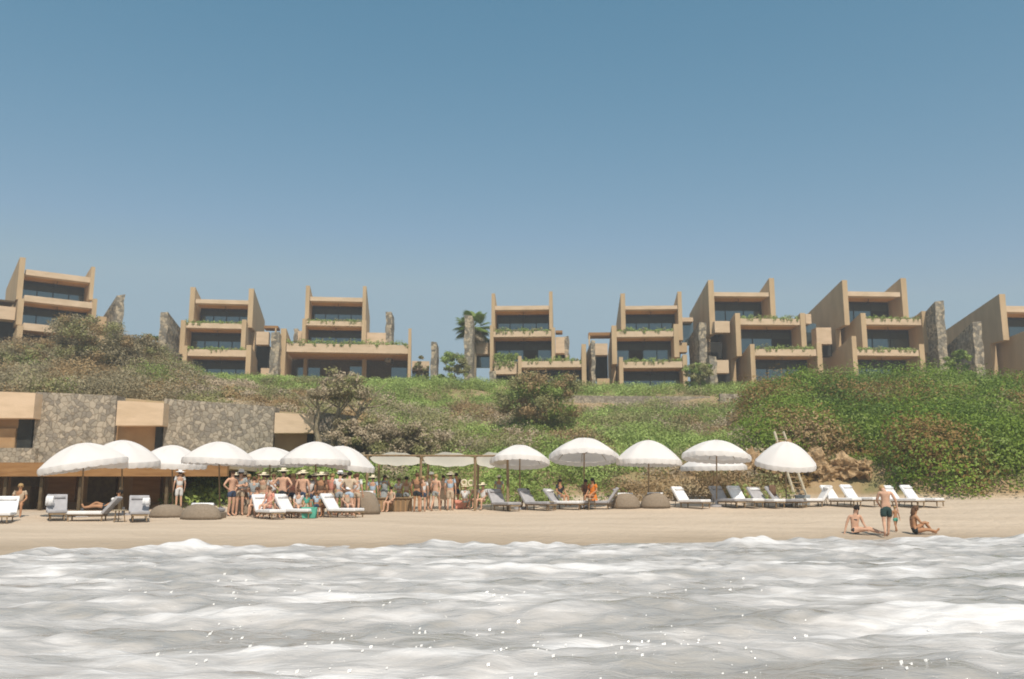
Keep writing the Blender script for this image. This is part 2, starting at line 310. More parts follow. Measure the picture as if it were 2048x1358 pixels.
# tiny facets added on the chop, tilted to throw sun glints at the camera
def add_glint_facets():
    half = Vector((.06, -.80, .60)).normalized(); vs, fs = [], []
    cl = [(random.uniform(380, 1000), random.uniform(1190, 1350)) for _ in range(44)] + [(random.uniform(1000, 1980), random.uniform(1240, 1350)) for _ in range(44)] + [(random.uniform(100, 1500), random.uniform(1140, 1200)) for _ in range(34)]
    for cx_, cy_ in cl:
        for _ in range(random.randint(2, 4)):
            px = cx_ + random.gauss(0, 40); py = cy_ + random.gauss(0, 13); r = ray(px, py)
            if r.z > -.02: continue
            q = CAM + r * (CAM.z - .05) / -r.z; x, y = q.x, q.y
            if y > 19: continue
            z = wave(x, y) + .012; n = (half + Vector((random.gauss(0, .06), random.gauss(0, .06), random.gauss(0, .06)))).normalized(); a = n.orthogonal().normalized(); b_ = n.cross(a); sz = .004 + .02 * random.random() ** 2.2; sz *= (1.0 if y < 11 else 1.5)
            k = len(vs); c = Vector((x, y, z)); vs += [c + a * sz, c + b_ * sz * .7, c - a * sz, c - b_ * sz * .7, c - n * sz * 1.2]; fs += [(k, k + 1, k + 2, k + 3), (k + 1, k, k + 4), (k + 2, k + 1, k + 4), (k + 3, k + 2, k + 4), (k, k + 3, k + 4)]
    m = mat('glint_facet_gloss', (.66, .65, .63), .18, spec=.5); o = mesh_obj('sun_glint_facets', vs, fs, m); tag(o, 'scattered tiny added facets tilted to glint in the sun on the foamy sea', kind='stuff')
add_glint_facets()

# ---------------------------------------------------------------- leaves
def leaves(name, centers, radii, counts, sizes, tints, parent=None, world=True, shell=.5, up=0.0, aspect=.55, jitter=.09):
    """one mesh of small leaf-shaped faces; centers Nx3, radii Nx3, counts N, sizes N, tints Nx3"""
    centers = np.asarray(centers, float); radii = np.asarray(radii, float); counts = np.asarray(counts, int)
    idx = np.repeat(np.arange(len(centers)), counts); n = len(idx)
    d = RNG.normal(size=(n, 3)); d /= np.linalg.norm(d, axis=1)[:, None]
    rr = shell + (1 - shell) * RNG.random(n) ** .6
    lob = 1 + .22 * np.sin(d[:, 0] * 5 + idx) * np.cos(d[:, 1] * 4 + idx * 1.7) + .12 * np.sin(d[:, 2] * 9 + idx * 2.3)
    p = centers[idx] + d * radii[idx] * (rr * lob)[:, None]
    nn = RNG.normal(size=(n, 3)) * .55 + d; nn[:, 2] += .25; h = RNG.normal(size=(n, 3)); a = np.cross(nn, h); a[:, 2] += up; a /= np.linalg.norm(a, axis=1)[:, None]
    b = np.cross(a, nn); b /= np.linalg.norm(b, axis=1)[:, None]
    s = np.asarray(sizes, float)[idx] * RNG.uniform(.6, 1.35, n)
    A = a * s[:, None]; B = b * (s * aspect)[:, None]
    v = np.stack([p - A, p - B * .9, p + A, p + B * .9], 1).reshape(-1, 3)
    if parent is not None and world: v -= np.array(parent.location)
    t = np.asarray(tints, float)[idx] * RNG.uniform(1 - jitter, 1 + jitter, n)[:, None]
    t = np.clip(np.concatenate([t, np.ones((n, 1))], 1), 0, .9)
    me = bpy.data.meshes.new(name); me.vertices.add(4 * n); me.vertices.foreach_set('co', v.astype(np.float32).ravel())
    me.loops.add(4 * n); me.loops.foreach_set('vertex_index', np.arange(4 * n, dtype=np.int32)); me.polygons.add(n); me.polygons.foreach_set('loop_start', np.arange(0, 4 * n, 4, dtype=np.int32)); me.update(calc_edges=True)
    at = me.attributes.new('tint', 'FLOAT_COLOR', 'POINT'); at.data.foreach_set('color', np.repeat(t, 4, 0).astype(np.float32).ravel())
    me.materials.append(M['leaf']); o = bpy.data.objects.new(name, me); link(o, parent); return o
GREEN = (.26, .335, .085); BRIGHT = (.35, .45, .13); DEEP = (.115, .18, .03); OLIVE = (.31, .30, .13); BROWN = (.37, .26, .13); TAUPE = (.48, .39, .27); RUST = (.30, .19, .065); GREYOL = (.33, .28, .17); MGREEN = (.19, .275, .035)
def mixc(a, b, t): return tuple(x * (1 - t) + y * t for x, y in zip(a, b))

# ---------------------------------------------------------------- hotel buildings
class Frame:
    def __init__(s, px, Y, yaw):
        s.O = Vector((XofP(px, Y, 18), Y, 0)); s.u = Vector((math.cos(yaw), math.sin(yaw), 0)); s.v = Vector((-math.sin(yaw), math.cos(yaw), 0))
    def hit(s, px, py, d=0.0):     # -> (s, z) where the view ray meets the facade plane set d metres back
        r = ray(px, py); o = s.O + s.v * d; k = (o - CAM).dot(s.v) / r.dot(s.v); q = CAM + r * k; return (q - o).dot(s.u), q.z
    def pt(s, a, d, z): q = s.O + s.u * a + s.v * d; return (q.x, q.y, z)
    def boxv(s, a0, a1, d0, d1, z0, z1): return [s.pt(a0, d0, z0), s.pt(a1, d0, z0), s.pt(a1, d1, z0), s.pt(a0, d1, z0), s.pt(a0, d0, z1), s.pt(a1, d0, z1), s.pt(a1, d1, z1), s.pt(a0, d1, z1)]
def fbox(fr, a0, a1, d0, d1, z0, z1, mb=None): return (mb or MB()).hexa(fr.boxv(a0, a1, d0, d1, z0, z1))
def pxbox(fr, root, name, px0, py0, px1, py1, d=0, depth=3, mat_='plaster', bevel=0):
    a0, z1 = fr.hit(px0, py0, d); a1, _ = fr.hit(px1, py0, d); _, z0 = fr.hit((px0 + px1) / 2, py1, d)
    return fbox(fr, a0, a1, d, d + depth, z0, z1).build(name, M[mat_], root, world=True)
def fan(fr, root, a, d, z):
    m = MB(); m.tube([fr.pt(a, d, z), fr.pt(a, d, z - .45)], .03, 6); m.tube([fr.pt(a, d, z - .4), fr.pt(a, d, z - .55)], .13, 8)
    for k in range(5):
        th = k * 2 * math.pi / 5 + .3; c = (math.cos(th), math.sin(th)); n = (-c[1] * .08, c[0] * .08)
        q = [fr.pt(a + c[0] * r_ + n[0] * e, d + c[1] * r_ + n[1] * e, z - .46 + e * .02) for r_, e in ((.1, -1), (.85, -1), (.85, 1), (.1, 1))]
        m.hexa(q + [(x, y, zz + .02) for x, y, zz in q])
    m.build('ceiling_fan', M['metal'], root, world=True)
hedges = []; pend = {}
def level(fr, root, L, Rr, slab, floor, d=0, D=10, drop=2.1, recess=3.3, mull=4, hedge=None, hedge_h=.3, fan_=True, gz=13, glass=True, open_=None):
    """L, Rr = (outer px, inner px, peak py, front bottom py) of the two fin walls; slab = (top py, bottom py) of the planter edge over the opening"""
    for (p0, p1, pk, bt) in (L, Rr):
        a0, zt = fr.hit(min(p0, p1), pk, d); a1, _ = fr.hit(max(p0, p1), pk, d); _, zb = fr.hit((p0 + p1) / 2, bt, d)
        prof_ = [(0, zb), (0, zt), (D, zt - drop), (D, gz), (2.6, gz), (2.6, zb)] if zb > gz + .5 else [(0, gz), (0, zt), (D, zt - drop), (D, gz)]
        n = len(prof_); v = [fr.pt(a0, d + q, z) for q, z in prof_] + [fr.pt(a1, d + q, z) for q, z in prof_]
        f = [tuple(range(n)), tuple(reversed(range(n, 2 * n)))] + [(i, n + i, n + (i + 1) % n, (i + 1) % n) for i in range(n)]
        mesh_obj('fin_wall', v, f, M['plaster'], root, True)
    mid = (L[1] + Rr[0]) / 2
    a0 = fr.hit(L[1], slab[0], d)[0] + .003; a1 = fr.hit(Rr[0], slab[0], d)[0] - .003
    zs = fr.hit(mid, slab[0], d)[1]; zb = fr.hit(mid, slab[1], d)[1]; zf = fr.hit(mid, floor, d)[1] - .35
    fbox(fr, a0, a1, .12 + d, 1.1 + d, zb, zs).build('balcony_parapet', M['parapet'], root, world=True)
    fbox(fr, a0, a1, 1.103 + d, d + D - .6, zb + .01, zb + .25).build('soffit', M['soffit'], root, world=True)
    fbox(fr, a0, a1, 1.106 + d, d + D - .65, zb + .253, zb + .36).build('terrace_floor', M['parapet'], root, world=True)
    fbox(fr, a0, a1, d + D - .597, d + D - .2, gz, zb + .3).build('rear_wall', M['plaster'], root, world=True)
    if glass:
        g_ = fbox(fr, a0, a1, d + recess, d + recess + .1, zf, zb + .005).build('window', M['glass'], root, world=True)
        m = MB()
        for k in range(mull + 1):
            a = a0 + (a1 - a0) * k / mull; wd = .05 if k not in (0, mull) else .06; a = min(max(a, a0 + wd), a1 - wd)
            fbox(fr, a - wd, a + wd, d + recess - .06, d + recess - .003, zf, zb, m)
        fbox(fr, a0, a1, d + recess - .05, d + recess - .004, zb - .38, zb - .002, m)
        m.build('frame', M['metal'], g_, world=True)
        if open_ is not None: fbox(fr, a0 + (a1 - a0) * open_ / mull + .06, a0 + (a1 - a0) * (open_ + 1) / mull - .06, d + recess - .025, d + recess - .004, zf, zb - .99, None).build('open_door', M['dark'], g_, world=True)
        hgt = min(1.1, (zb - zf) * .40); fbox(fr, a0, a1, d + recess - .03, d + recess - .005, zb - hgt, zb - .382).build('painted_soffit_reflection', M['soffitpaint'], g_, world=True)  # dark strip painting the soffit's reflection onto the top of the window
    if fan_: fan(fr, root, (a0 + a1) / 2 + .1, d + 1.7, zb)
    if id(root) in pend: lab, hh = pend.pop(id(root)); hedges.append((fr, a0, a1, d, zs, lab, hh))
    if hedge: pend[id(root)] = (hedge, hedge_h)
def hedge_row(fr, a0, a1, d, z, label, h):
    n = int((a1 - a0) * 4); c = []; rd = []; ct = []; tn = []
    for i in range(n):
        a = a0 + (a1 - a0) * (i + random.random()) / n; k = random.random(); hh = h * random.uniform(.5, 1.35) * (.7 + .5 * abs(math.sin(a * 1.7 + z)))
        c.append(fr.pt(a, d + random.uniform(.25, .7), z + hh * .45)); rd.append((.28, .28, hh)); ct.append(38); tn.append(mixc(GREEN, BRIGHT, k) if k > .25 else OLIVE)
        if random.random() < .25: c.append(fr.pt(a, d + .08, z - .1)); rd.append((.18, .08, .22)); ct.append(14); tn.append(GREEN)
    o = leaves('balcony_plants', c, rd, ct, [.11] * len(c), tn, aspect=.5)
    tag(o, label, 'plants', 'green plants along the balcony edges of the hotel')
def hotel(label, fr): return thing('hotel_building', label, 'building', fr.O + Vector((0, 0, 13)), group='stepped sand coloured hotel buildings')

# --- far left, soft
fr = Frame(46, 97, R(35)); b = hotel('leftmost stepped hotel building, behind the brown scrub at the left edge', fr)
level(fr, b, (40, 52, 514, 600), (183, 191, 533, 600), (546, 557), 596, 0, hedge=None, gz=15, drop=1.5, D=11)
level(fr, b, (37, 49, 596, 650), (186, 195, 597, 650), (597, 609), 645, -1.2, gz=15)
level(fr, b, (35, 47, 650, 720), (190, 199, 655, 720), (652, 666), 710, -2.4, gz=15)
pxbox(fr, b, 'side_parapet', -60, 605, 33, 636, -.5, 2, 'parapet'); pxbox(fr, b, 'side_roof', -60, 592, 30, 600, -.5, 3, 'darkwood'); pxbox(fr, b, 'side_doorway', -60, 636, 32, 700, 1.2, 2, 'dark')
pxbox(fr, b, 'side_wing', 196, 632, 228, 690, 1, 5, 'plaster')
# --- second
fr = Frame(440, 106, R(7)); b = hotel('three storey hotel building second from the left, beside the wide low one', fr); G1 = 14.2
level(fr, b, (381, 391, 574, 650), (498, 508, 577, 655), (599, 607), 640, 1.4, hedge='thin green plants on the top balcony edge of the second building from the left', hedge_h=.28, gz=G1)
level(fr, b, (362, 372, 640, 708), (484, 493, 639, 700), (646, 656), 694, 0, hedge='green plants on the lower balcony edge of the second building from the left', gz=G1, D=8)
level(fr, b, (366, 375, 691, 765), (493, 503, 690, 765), (699, 712), 762, -1.2, gz=G1, hedge=None)
pxbox(fr, b, 'canopy_beam', 528, 651, 556, 656, 2, 2.0, 'fascia'); pxbox(fr, b, 'canopy_post', 550, 656, 553, 700, 2, .25, 'plaster')
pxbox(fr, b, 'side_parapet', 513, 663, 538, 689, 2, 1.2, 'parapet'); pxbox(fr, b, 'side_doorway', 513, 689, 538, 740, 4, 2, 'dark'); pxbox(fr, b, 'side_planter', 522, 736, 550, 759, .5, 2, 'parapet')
# --- third, wide base
fr = Frame(690, 107, R(6)); b = hotel('hotel building with a very wide lowest storey, third from the left', fr)
level(fr, b, (612, 620, 571, 640), (726, 733, 572, 640), (594, 602), 638, 2.4, hedge='thin green plants on the top balcony edge above the widest storey', hedge_h=.24, gz=G1)
level(fr, b, (605, 612, 637, 690), (724, 733, 640, 690), (642, 651), 684, 1.2, hedge='dense long strip of green plants on top of the widest storey', hedge_h=.42, gz=G1, D=9)
pxbox(fr, b, 'side_wall', 734, 665, 772, 690, 2.5, 5, 'parapet'); pxbox(fr, b, 'side_wall', 596, 662, 605, 690, 2.5, 4, 'parapet')
level(fr, b, (562, 573, 657, 770), (817, 823, 657, 770), (688, 705), 768, -1.2, recess=6, D=12, gz=G1, glass=False, fan_=False)
pxbox(fr, b, 'back_wall', 574, 700, 818, 775, 4.9, .4, 'darkwood')
for q in ((700, 732, 726, 764), (783, 735, 814, 764), (592, 735, 640, 764)): pxbox(fr, b, 'window', *q, 4.7, .12, 'glass')
pxbox(fr, b, 'terrace_edge', 740, 762, 790, 768, -1.8, 1, 'parapet')
pxbox(fr, b, 'side_parapet', 824, 722, 859, 739, 0, 1.5, 'parapet'); pxbox(fr, b, 'side_window', 824, 739, 858, 768, 1.6, .5, 'glass')
# --- fourth, by the palm
fr = Frame(1045, 104, R(-3)); b = hotel('three storey hotel building just right of the palm tree', fr); G2 = 13.8
level(fr, b, (983, 990, 587, 662), (1098, 1105, 583, 662), (611, 619), 657, 1.2, hedge='thin plants on the top balcony edge right of the palm', hedge_h=.28, gz=G2)
level(fr, b, (980, 987, 650, 750), (1103, 1110, 655, 722), (662, 673), 718, 0, hedge='leafy plants on the lowest balcony edge right of the palm', hedge_h=.36, gz=G2, D=9, open_=2)
level(fr, b, (1036, 1043, 712, 770), (1163, 1172, 688, 775), (722, 734), 775, -1.2, gz=G2, recess=2.6)
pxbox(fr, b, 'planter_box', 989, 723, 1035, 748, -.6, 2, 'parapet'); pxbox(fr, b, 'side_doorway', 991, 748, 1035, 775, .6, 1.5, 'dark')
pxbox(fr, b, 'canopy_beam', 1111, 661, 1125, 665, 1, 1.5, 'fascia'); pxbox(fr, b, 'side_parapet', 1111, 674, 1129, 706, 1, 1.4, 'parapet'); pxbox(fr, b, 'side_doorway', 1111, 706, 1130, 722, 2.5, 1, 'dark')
pxbox(fr, b, 'side_parapet', 944, 685, 979, 708, 1, 1.4, 'parapet'); pxbox(fr, b, 'side_window', 944, 708, 979, 735, 2.2, .5, 'glass')
# --- fifth
fr = Frame(1295, 104, R(-3)); b = hotel('three storey hotel building fifth from the left, left of the tall pair on the right', fr)
level(fr, b, (1241, 1250, 587, 662), (1355, 1363, 583, 680), (611, 618), 660, 1.4, hedge='plants on the top balcony edge of the fifth building, bushier at the right end', hedge_h=.3, gz=G2)
level(fr, b, (1223, 1233, 651, 728), (1347, 1357, 648, 714), (662, 673), 718, 0, hedge='plants on the lower balcony edge of the fifth building from the left', hedge_h=.34, gz=G2, D=9, open_=1)
level(fr, b, (1238, 1246, 714, 782), (1365, 1374, 709, 775), (723, 735), 778, -1.2, gz=G2)
pxbox(fr, b, 'canopy_beam', 1177, 665, 1222, 671, 1, 2.2, 'fascia'); pxbox(fr, b, 'canopy_post', 1177, 671, 1180, 692, 1, .3, 'plaster')
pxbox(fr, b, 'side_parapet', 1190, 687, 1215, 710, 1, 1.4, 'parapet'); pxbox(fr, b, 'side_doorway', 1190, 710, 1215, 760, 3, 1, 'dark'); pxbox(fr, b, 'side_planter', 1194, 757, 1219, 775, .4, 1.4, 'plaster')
pxbox(fr, b, 'side_roof', 1364, 635, 1386, 643, 3, 2, 'parapet'); pxbox(fr, b, 'side_window', 1364, 643, 1386, 690, 4.2, .5, 'glass'); pxbox(fr, b, 'side_parapet', 1358, 685, 1374, 704, 1.8, 1.5, 'plaster')
# --- sixth
fr = Frame(1500, 103, R(2)); b = hotel('tall stepped hotel building sixth from the left, its storeys sliding to the right', fr); G3 = 13.5
level(fr, b, (1416, 1427, 560, 668), (1538, 1548, 556, 640), (584, 592), 637, 1.4, hedge='plants on the top balcony edge of the sixth building from the left', hedge_h=.32, gz=G3, mull=3)
level(fr, b, (1470, 1480, 626, 712), (1600, 1610, 626, 695), (637, 649), 692, 0, hedge='plants on the lower balcony edge of the sixth building, above the green mound', hedge_h=.34, gz=G3, mull=3, D=10, open_=2)
level(fr, b, (1500, 1509, 688, 775), (1633, 1643, 685, 745), (698, 711), 768, -1.2, gz=G3, mull=3)
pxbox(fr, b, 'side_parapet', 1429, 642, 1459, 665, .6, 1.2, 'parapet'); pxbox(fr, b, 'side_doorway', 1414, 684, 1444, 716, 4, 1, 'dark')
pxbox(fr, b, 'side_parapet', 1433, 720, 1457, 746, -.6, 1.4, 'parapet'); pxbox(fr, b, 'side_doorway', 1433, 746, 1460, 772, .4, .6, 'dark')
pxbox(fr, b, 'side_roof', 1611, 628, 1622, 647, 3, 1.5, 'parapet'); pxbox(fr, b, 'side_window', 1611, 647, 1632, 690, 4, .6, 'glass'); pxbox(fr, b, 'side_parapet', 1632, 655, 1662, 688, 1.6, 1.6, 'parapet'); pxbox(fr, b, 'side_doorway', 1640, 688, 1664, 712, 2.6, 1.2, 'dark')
# --- seventh
fr = Frame(1760, 102, R(4)); b = hotel('tall stepped hotel building seventh from the left, beside the dark leaning stone wall', fr)
level(fr, b, (1684, 1694, 560, 650), (1801, 1812, 556, 636), (583, 592), 636, 1.4, hedge='plants on the top balcony edge of the seventh building from the left', hedge_h=.26, gz=G3, mull=3, D=12, open_=2)
level(fr, b, (1721, 1731, 626, 700), (1843, 1854, 622, 706), (637, 649), 697, 0, hedge='thin plants on the lower balcony edge of the seventh building from the left', hedge_h=.2, gz=G3, mull=3, D=10)
level(fr, b, (1703, 1712, 672, 760), (1838, 1848, 688, 750), (699, 711), 752, -1.2, gz=G3, mull=3)
pxbox(fr, b, 'side_parapet', 1848, 698, 1866, 722, .4, 1.4, 'parapet'); pxbox(fr, b, 'side_doorway', 1848, 722, 1864, 745, 1.2, 1, 'dark')
# --- eighth at the edge
fr = Frame(2050, 100, R(4)); b = hotel('hotel building cut by the right edge of the frame', fr)
level(fr, b, (1998, 2010, 588, 680), (2125, 2137, 588, 680), (612, 624), 668, 1.0, gz=G3, mull=3, D=12, hedge=None)
level(fr, b, (2078, 2090, 650, 790), (2200, 2212, 650, 790), (672, 690), 780, -3.5, gz=G3, D=17, drop=1.2, hedge=None)
for h in hedges: hedge_row(*h)
# hanging greenery of the fourth building
frp = Frame(1045, 104, R(-3))
c = [frp.pt(frp.hit(random.uniform(990, 1035), 720, -.7)[0], -.65 + random.uniform(-.1, .5), frp.hit(1010, random.uniform(708, 740), -.7)[1]) for _ in range(60)]
tag(leaves('hanging_plants', c, [(.35, .25, .35)] * 60, [26] * 60, [.13] * 60, [mixc(GREEN, BRIGHT, random.random()) for _ in c], up=-.3), 'bushy plants spilling over the small planter box right of the palm', 'plants')
c = [frp.pt(frp.hit(random.uniform(946, 980), 682, 1.2)[0], 1.2 + random.uniform(0, .6), frp.hit(960, random.uniform(676, 690), 1)[1]) for _ in range(30)]
tag(leaves('hanging_plants', c, [(.35, .25, .3)] * 30, [26] * 30, [.12] * 30, [mixc(OLIVE, BRIGHT, random.random()) for _ in c]), 'yellow green plants on the small parapet between stone pillar and palm building', 'plants')

# stone fin walls: (front px0, px1, top py, bottom py, Y, depth, dx over depth, drop, label)
def stone_fin(px0, px1, top, bot, Y, depth, dx, drop, label, taper=0.0, mat_='stone'):
    a = P(px0, top, Y); b_ = P(px1, top, Y); x0, x1, zt = a.x, b_.x, a.z; zb = Z(bot, Y) - 2.5; n = 5
    v = []; rows = 9
    for i in range(rows + 1):
        z = zb + (zt - zb) * i / rows; k = i / rows; wob = .07 * math.sin(i * 2.1 + px0) 
        tl = (x1 - x0) * taper * k
        for (xx, yy, dz) in ((x0 + tl + wob, Y, 0), (x1 - tl * .3 + wob, Y, 0), (x1 + dx + wob * .5, Y + depth, -drop * k), (x0 + dx + wob * .5, Y + depth, -drop * k)): v.append((xx, yy, z + dz + (.08 * math.sin(xx * 3) if i == rows else 0)))
    f = [(3, 2, 1, 0), tuple(rows * 4 + q for q in range(4))]
    for i in range(rows):
        for q in range(4): f.append((i * 4 + q, i * 4 + (q + 1) % 4, i * 4 + 4 + (q + 1) % 4, i * 4 + 4 + q))
    o = mesh_obj('stone_fin_wall', v, f, M[mat_]); bm = bmesh.new(); bm.from_mesh(o.data); bmesh.ops.recalc_face_normals(bm, faces=bm.faces); bm.to_mesh(o.data); bm.free()
    return tag(o, label, 'stone wall', 'upright rubble stone walls between the hotel buildings')
stone_fin(233, 250, 590, 672, 100, 7, -5.6, 3, 'leaning stone fin wall just right of the leftmost building')
stone_fin(320, 337, 624, 712, 103, 8, 0, 2.2, 'stone fin wall with a dark right side, left of the second building', .1)
stone_fin(540, 560, 664, 752, 104, 5, 0, 1.6, 'short stone wall with canopy beside the second building', .15)
stone_fin(588, 596, 658, 680, 111, 2, 0, .3, 'small stone stub above the left end of the widest storey')
stone_fin(772, 784, 623, 684, 110, 2.5, 0, .3, 'slim stone pillar rising above the widest storey')
stone_fin(860, 875, 683, 770, 104, 2.2, 0, .3, 'rough stone pillar between the widest storey and the green shrubs', .2)
stone_fin(928, 946, 630, 745, 101, 2.5, .1, .3, 'tall stone pillar in front of the palm', .08)
stone_fin(979, 992, 742, 785, 100, 2, 0, .2, 'stubby stone pier under the building right of the palm')
stone_fin(1129, 1138, 673, 725, 106, 2, 0, .3, 'narrow stone pillar at the right side of the palm building')
stone_fin(1182, 1190, 681, 775, 103, 4, -.3, 1.0, 'narrow stone wall with a shaded side under the thin canopy frame', .05)
stone_fin(1397, 1412, 645, 735, 102, 6, 0, .8, 'tall stone pillar in shade between the fifth and sixth buildings')
stone_fin(1418, 1433, 712, 770, 99, 1.6, 0, .2, 'short stone pier left of the lowest storey of the sixth building')
stone_fin(1869, 1887, 602, 730, 100, 11, 0, 3.0, 'big dark stone fin wall right of the seventh building')
stone_fin(1944, 1962, 643, 745, 97, 9, 0, 2.4, 'lower dark stone fin wall in front of the building at the right edge')
def low_wall(px0, px1, y0, y1, Y, label):
    a = P(px0, y0, Y); b_ = P(px1, y0 + 2, Y); zb = Z(y1, Y) - 1.2; m = MB(); m.hexa([(a.x, Y, zb), (b_.x, Y, zb), (b_.x, Y + .7, zb), (a.x, Y + .7, zb), (a.x, Y, a.z), (b_.x, Y, b_.z), (b_.x, Y + .7, b_.z), (a.x, Y + .7, a.z)])
    return tag(m.build('retaining_wall', M['stonewall']), label, 'wall')
low_wall(1138, 1420, 791, 812, 90, 'long low stone retaining wall in the scrub below the fourth and fifth buildings')
low_wall(1440, 1508, 787, 805, 89, 'short piece of low stone retaining wall beside the green mound')

# ---------------------------------------------------------------- left terrace building (stone front) and beach pavilion
tb = thing('terrace_building', 'long rubble stone terrace building with tan wall blocks behind the left umbrellas', 'building', (P(300, 900, 58).x, 58, 3))
def rect(name, px0, px1, yl, yr, yb, Y, th, m_, parent, out=None):
    a, b_ = P(px0, yl, Y), P(px1, yr, Y); zb = Z(yb, Y)
    mb = MB().hexa([(a.x, Y, zb), (b_.x, Y, zb), (b_.x, Y + th, zb), (a.x, Y + th, zb), (a.x, Y, a.z), (b_.x, Y, b_.z), (b_.x, Y + th, b_.z), (a.x, Y + th, a.z)])
    return mb.build(name, M[m_], parent, world=True)
for q in ((-330, -120, 772, 778, 945, 'stone_wall'), (72, 234, 784, 791, 945, 'stone_wall'), (329, 549, 797, 813, 945, 'stone_wall'), (629, 705, 823, 831, 945, 'stone_wall')): rect(q[5], q[0], q[1], q[2], q[3], q[4], 57.0, 1.3, 'stonewall', tb)
for q in ((-119, 71, 778, 786, 836), (235, 328, 801, 806, 851), (550, 628, 825, 830, 866)):
    rect('wall_block', q[0], q[1], q[2], q[3], q[4], 56.1, 2.0, 'parapet', tb)
    rect('recess_back', q[0], q[1], q[4] - 8, q[4] - 8, 945, 57.22, .3, 'brownpanel', tb)
    rect('recess_opening', q[1] - (q[1] - q[0]) * .17, q[1], q[4] - 6, q[4] - 6, 940, 57.0, .18, 'dark', tb)
rect('recess_panel', -60, 32, 857, 857, 940, 56.9, .25, 'brownpanel', tb); rect('low_stone_wall', -119, 71, 895, 896, 945, 56.6, .5, 'stonewall', tb)
pv = thing('beach_pavilion', 'low dark open pavilion with an orange timber fascia behind the left loungers', 'building', (P(200, 1000, 43).x, 43, .8))
xl, xr = P(-500, 925, 43).x, P(455, 940, 43).x; zr = Z(926, 43); m = MB()
MB().box(xl, xr, 43.2, 57, zr - .25, zr).build('roof', M['parapet'], pv, world=True)
MB().box(xl, xr + .02, 42.9, 43.19, zr - .62, zr + .02).build('fascia', M['fascia'], pv, world=True)
MB().box(xl, P(340, 1000, 47).x, 47.0, 47.3, .5, zr - .26).build('back_wall', M['brownpanel'], pv, world=True)
MB().box(xl, xr, 43.0, 57, .3, .82).build('floor', M['wood'], pv, world=True)
for px in (-120, 8, 80, 158, 240, 332):
    x = P(px, 980, 43.2).x; MB().box(x - .07, x + .07, 43.25, 43.4, .8, zr - .26).build('post', M['darkwood'], pv, world=True)
x0 = P(20, 990, 44.5).x; MB().box(x0, P(60, 990, 44.5).x, 44.5, 45.2, .83, 1.95).build('counter', M['darkwood'], pv, world=True)
for k, px in enumerate((-40, 45, 120, 200, 290)):
    x = P(px, 990, 46.6).x; m = MB()
    m.box(x - .7, x + .7, 46.7, 46.98, 1.2, 2.9); m.build('wall_panel', M['darkwood'] if k % 2 else M['fascia'], pv, world=True)

# ---------------------------------------------------------------- vegetation
def scrub(name, label, region, n, rmin, rmax, per, leaf, colf, flat=.75):
    global PN
    c = []; rd = []; ct = []; tn = []; sz = []; tries = 0
    while len(c) < n and tries < n * 12:
        tries += 1; q = region()
        if q is None: continue
        x, y = q; px = 1024 + F * x / y; r = random.uniform(rmin, rmax)
        z = ground(x, y); c.append((x, y, z + r * flat * .35)); rd.append((r, r, r * flat)); ct.append(int(per * (r / rmax) ** 1.4) + 10); sz.append(leaf * random.uniform(.8, 1.25)); PN = min(max(.5 + .75 * hash_noise(x + 9, y * .8 + 3, .55), 0), .999); vv_ = random.uniform(.72, 1.22); tn.append(tuple(q_ * vv_ for q_ in colf(px, y, x))); PN = None
    o = leaves(name, c, rd, ct, sz, tn); return tag(o, label, kind='stuff')
def nz(x, y, s): return .5 + .5 * hash_noise(x, y, s)
def reg(pa, pb, ya, yb, cond=None):
    def f():
        y = math.sqrt(random.uniform(ya * ya, yb * yb)); px = random.uniform(pa, pb); x = (px - 1024) / F * y
        if cond and not cond(px, y, x): return None
        return x, y
    return f
PN = None
def pick(*cs):
    r = PN if PN is not None and random.random() < .85 else random.random(); a = 0
    for c_, w_ in cs:
        a += w_
        if r < a: return c_
    return cs[-1][0]
def col_left(px, y, x):
    if y > 88 and px > 370: return pick((BRIGHT, .6), (GREEN, .4))
    return pick((BROWN, .34), (GREYOL, .44), (OLIVE, .20), (GREEN, .02)) if px < 370 else pick((TAUPE, .35), (OLIVE, .4), (BROWN, .25))
def dens_left(px, y, x): return True
scrub('hillside_scrub', 'brown grey olive scrub covering the slope above the stone terrace walls', reg(-160, 380, 59.5, 96), 560, .7, 1.9, 600, .085, col_left)
scrub('hillside_scrub', 'sparse dry taupe and olive scrub between the stone terrace and the wide building', reg(360, 780, 59.5, 88, lambda px, y, x: nz(x, y, .7) > .3), 460, .4, 1.0, 260, .085, col_left, .55)
scrub('ground_cover', 'bright green creeping ground cover at the foot of the second and third buildings', reg(370, 830, 86, 99, lambda px, y, x: True), 620, .5, 1.0, 200, .085, lambda px, y, x: pick((BRIGHT, .55), (GREEN, .3), (OLIVE, .15)), .6)
def col_mid(px, y, x):
    g_ = nz(x, y, .33)
    if y > 84 and px > 1100: return pick((BRIGHT, .5), (GREEN, .5))
    if px < 900: return pick((GREEN, .2), (OLIVE, .35), (TAUPE, .3), (BRIGHT, .15)) if y < 80 else pick((BRIGHT, .5), (GREEN, .3), (OLIVE, .2))
    if g_ > .42: return pick((GREEN, .42), (BRIGHT, .38), (OLIVE, .2))
    return pick((OLIVE, .35), (TAUPE, .35), (BROWN, .3))
scrub('hillside_scrub', 'mixed green and dry tan scrub covering the middle slope below the palm', reg(748, 1560, 47.3, 88, lambda px, y, x: (y > 50 or (px > 900 and nz(x, y, 1.1) > .35)) and not (1125 < px < 1515 and y > 84.5)), 1500, .5, 1.5, 470, .078, col_mid, .65)
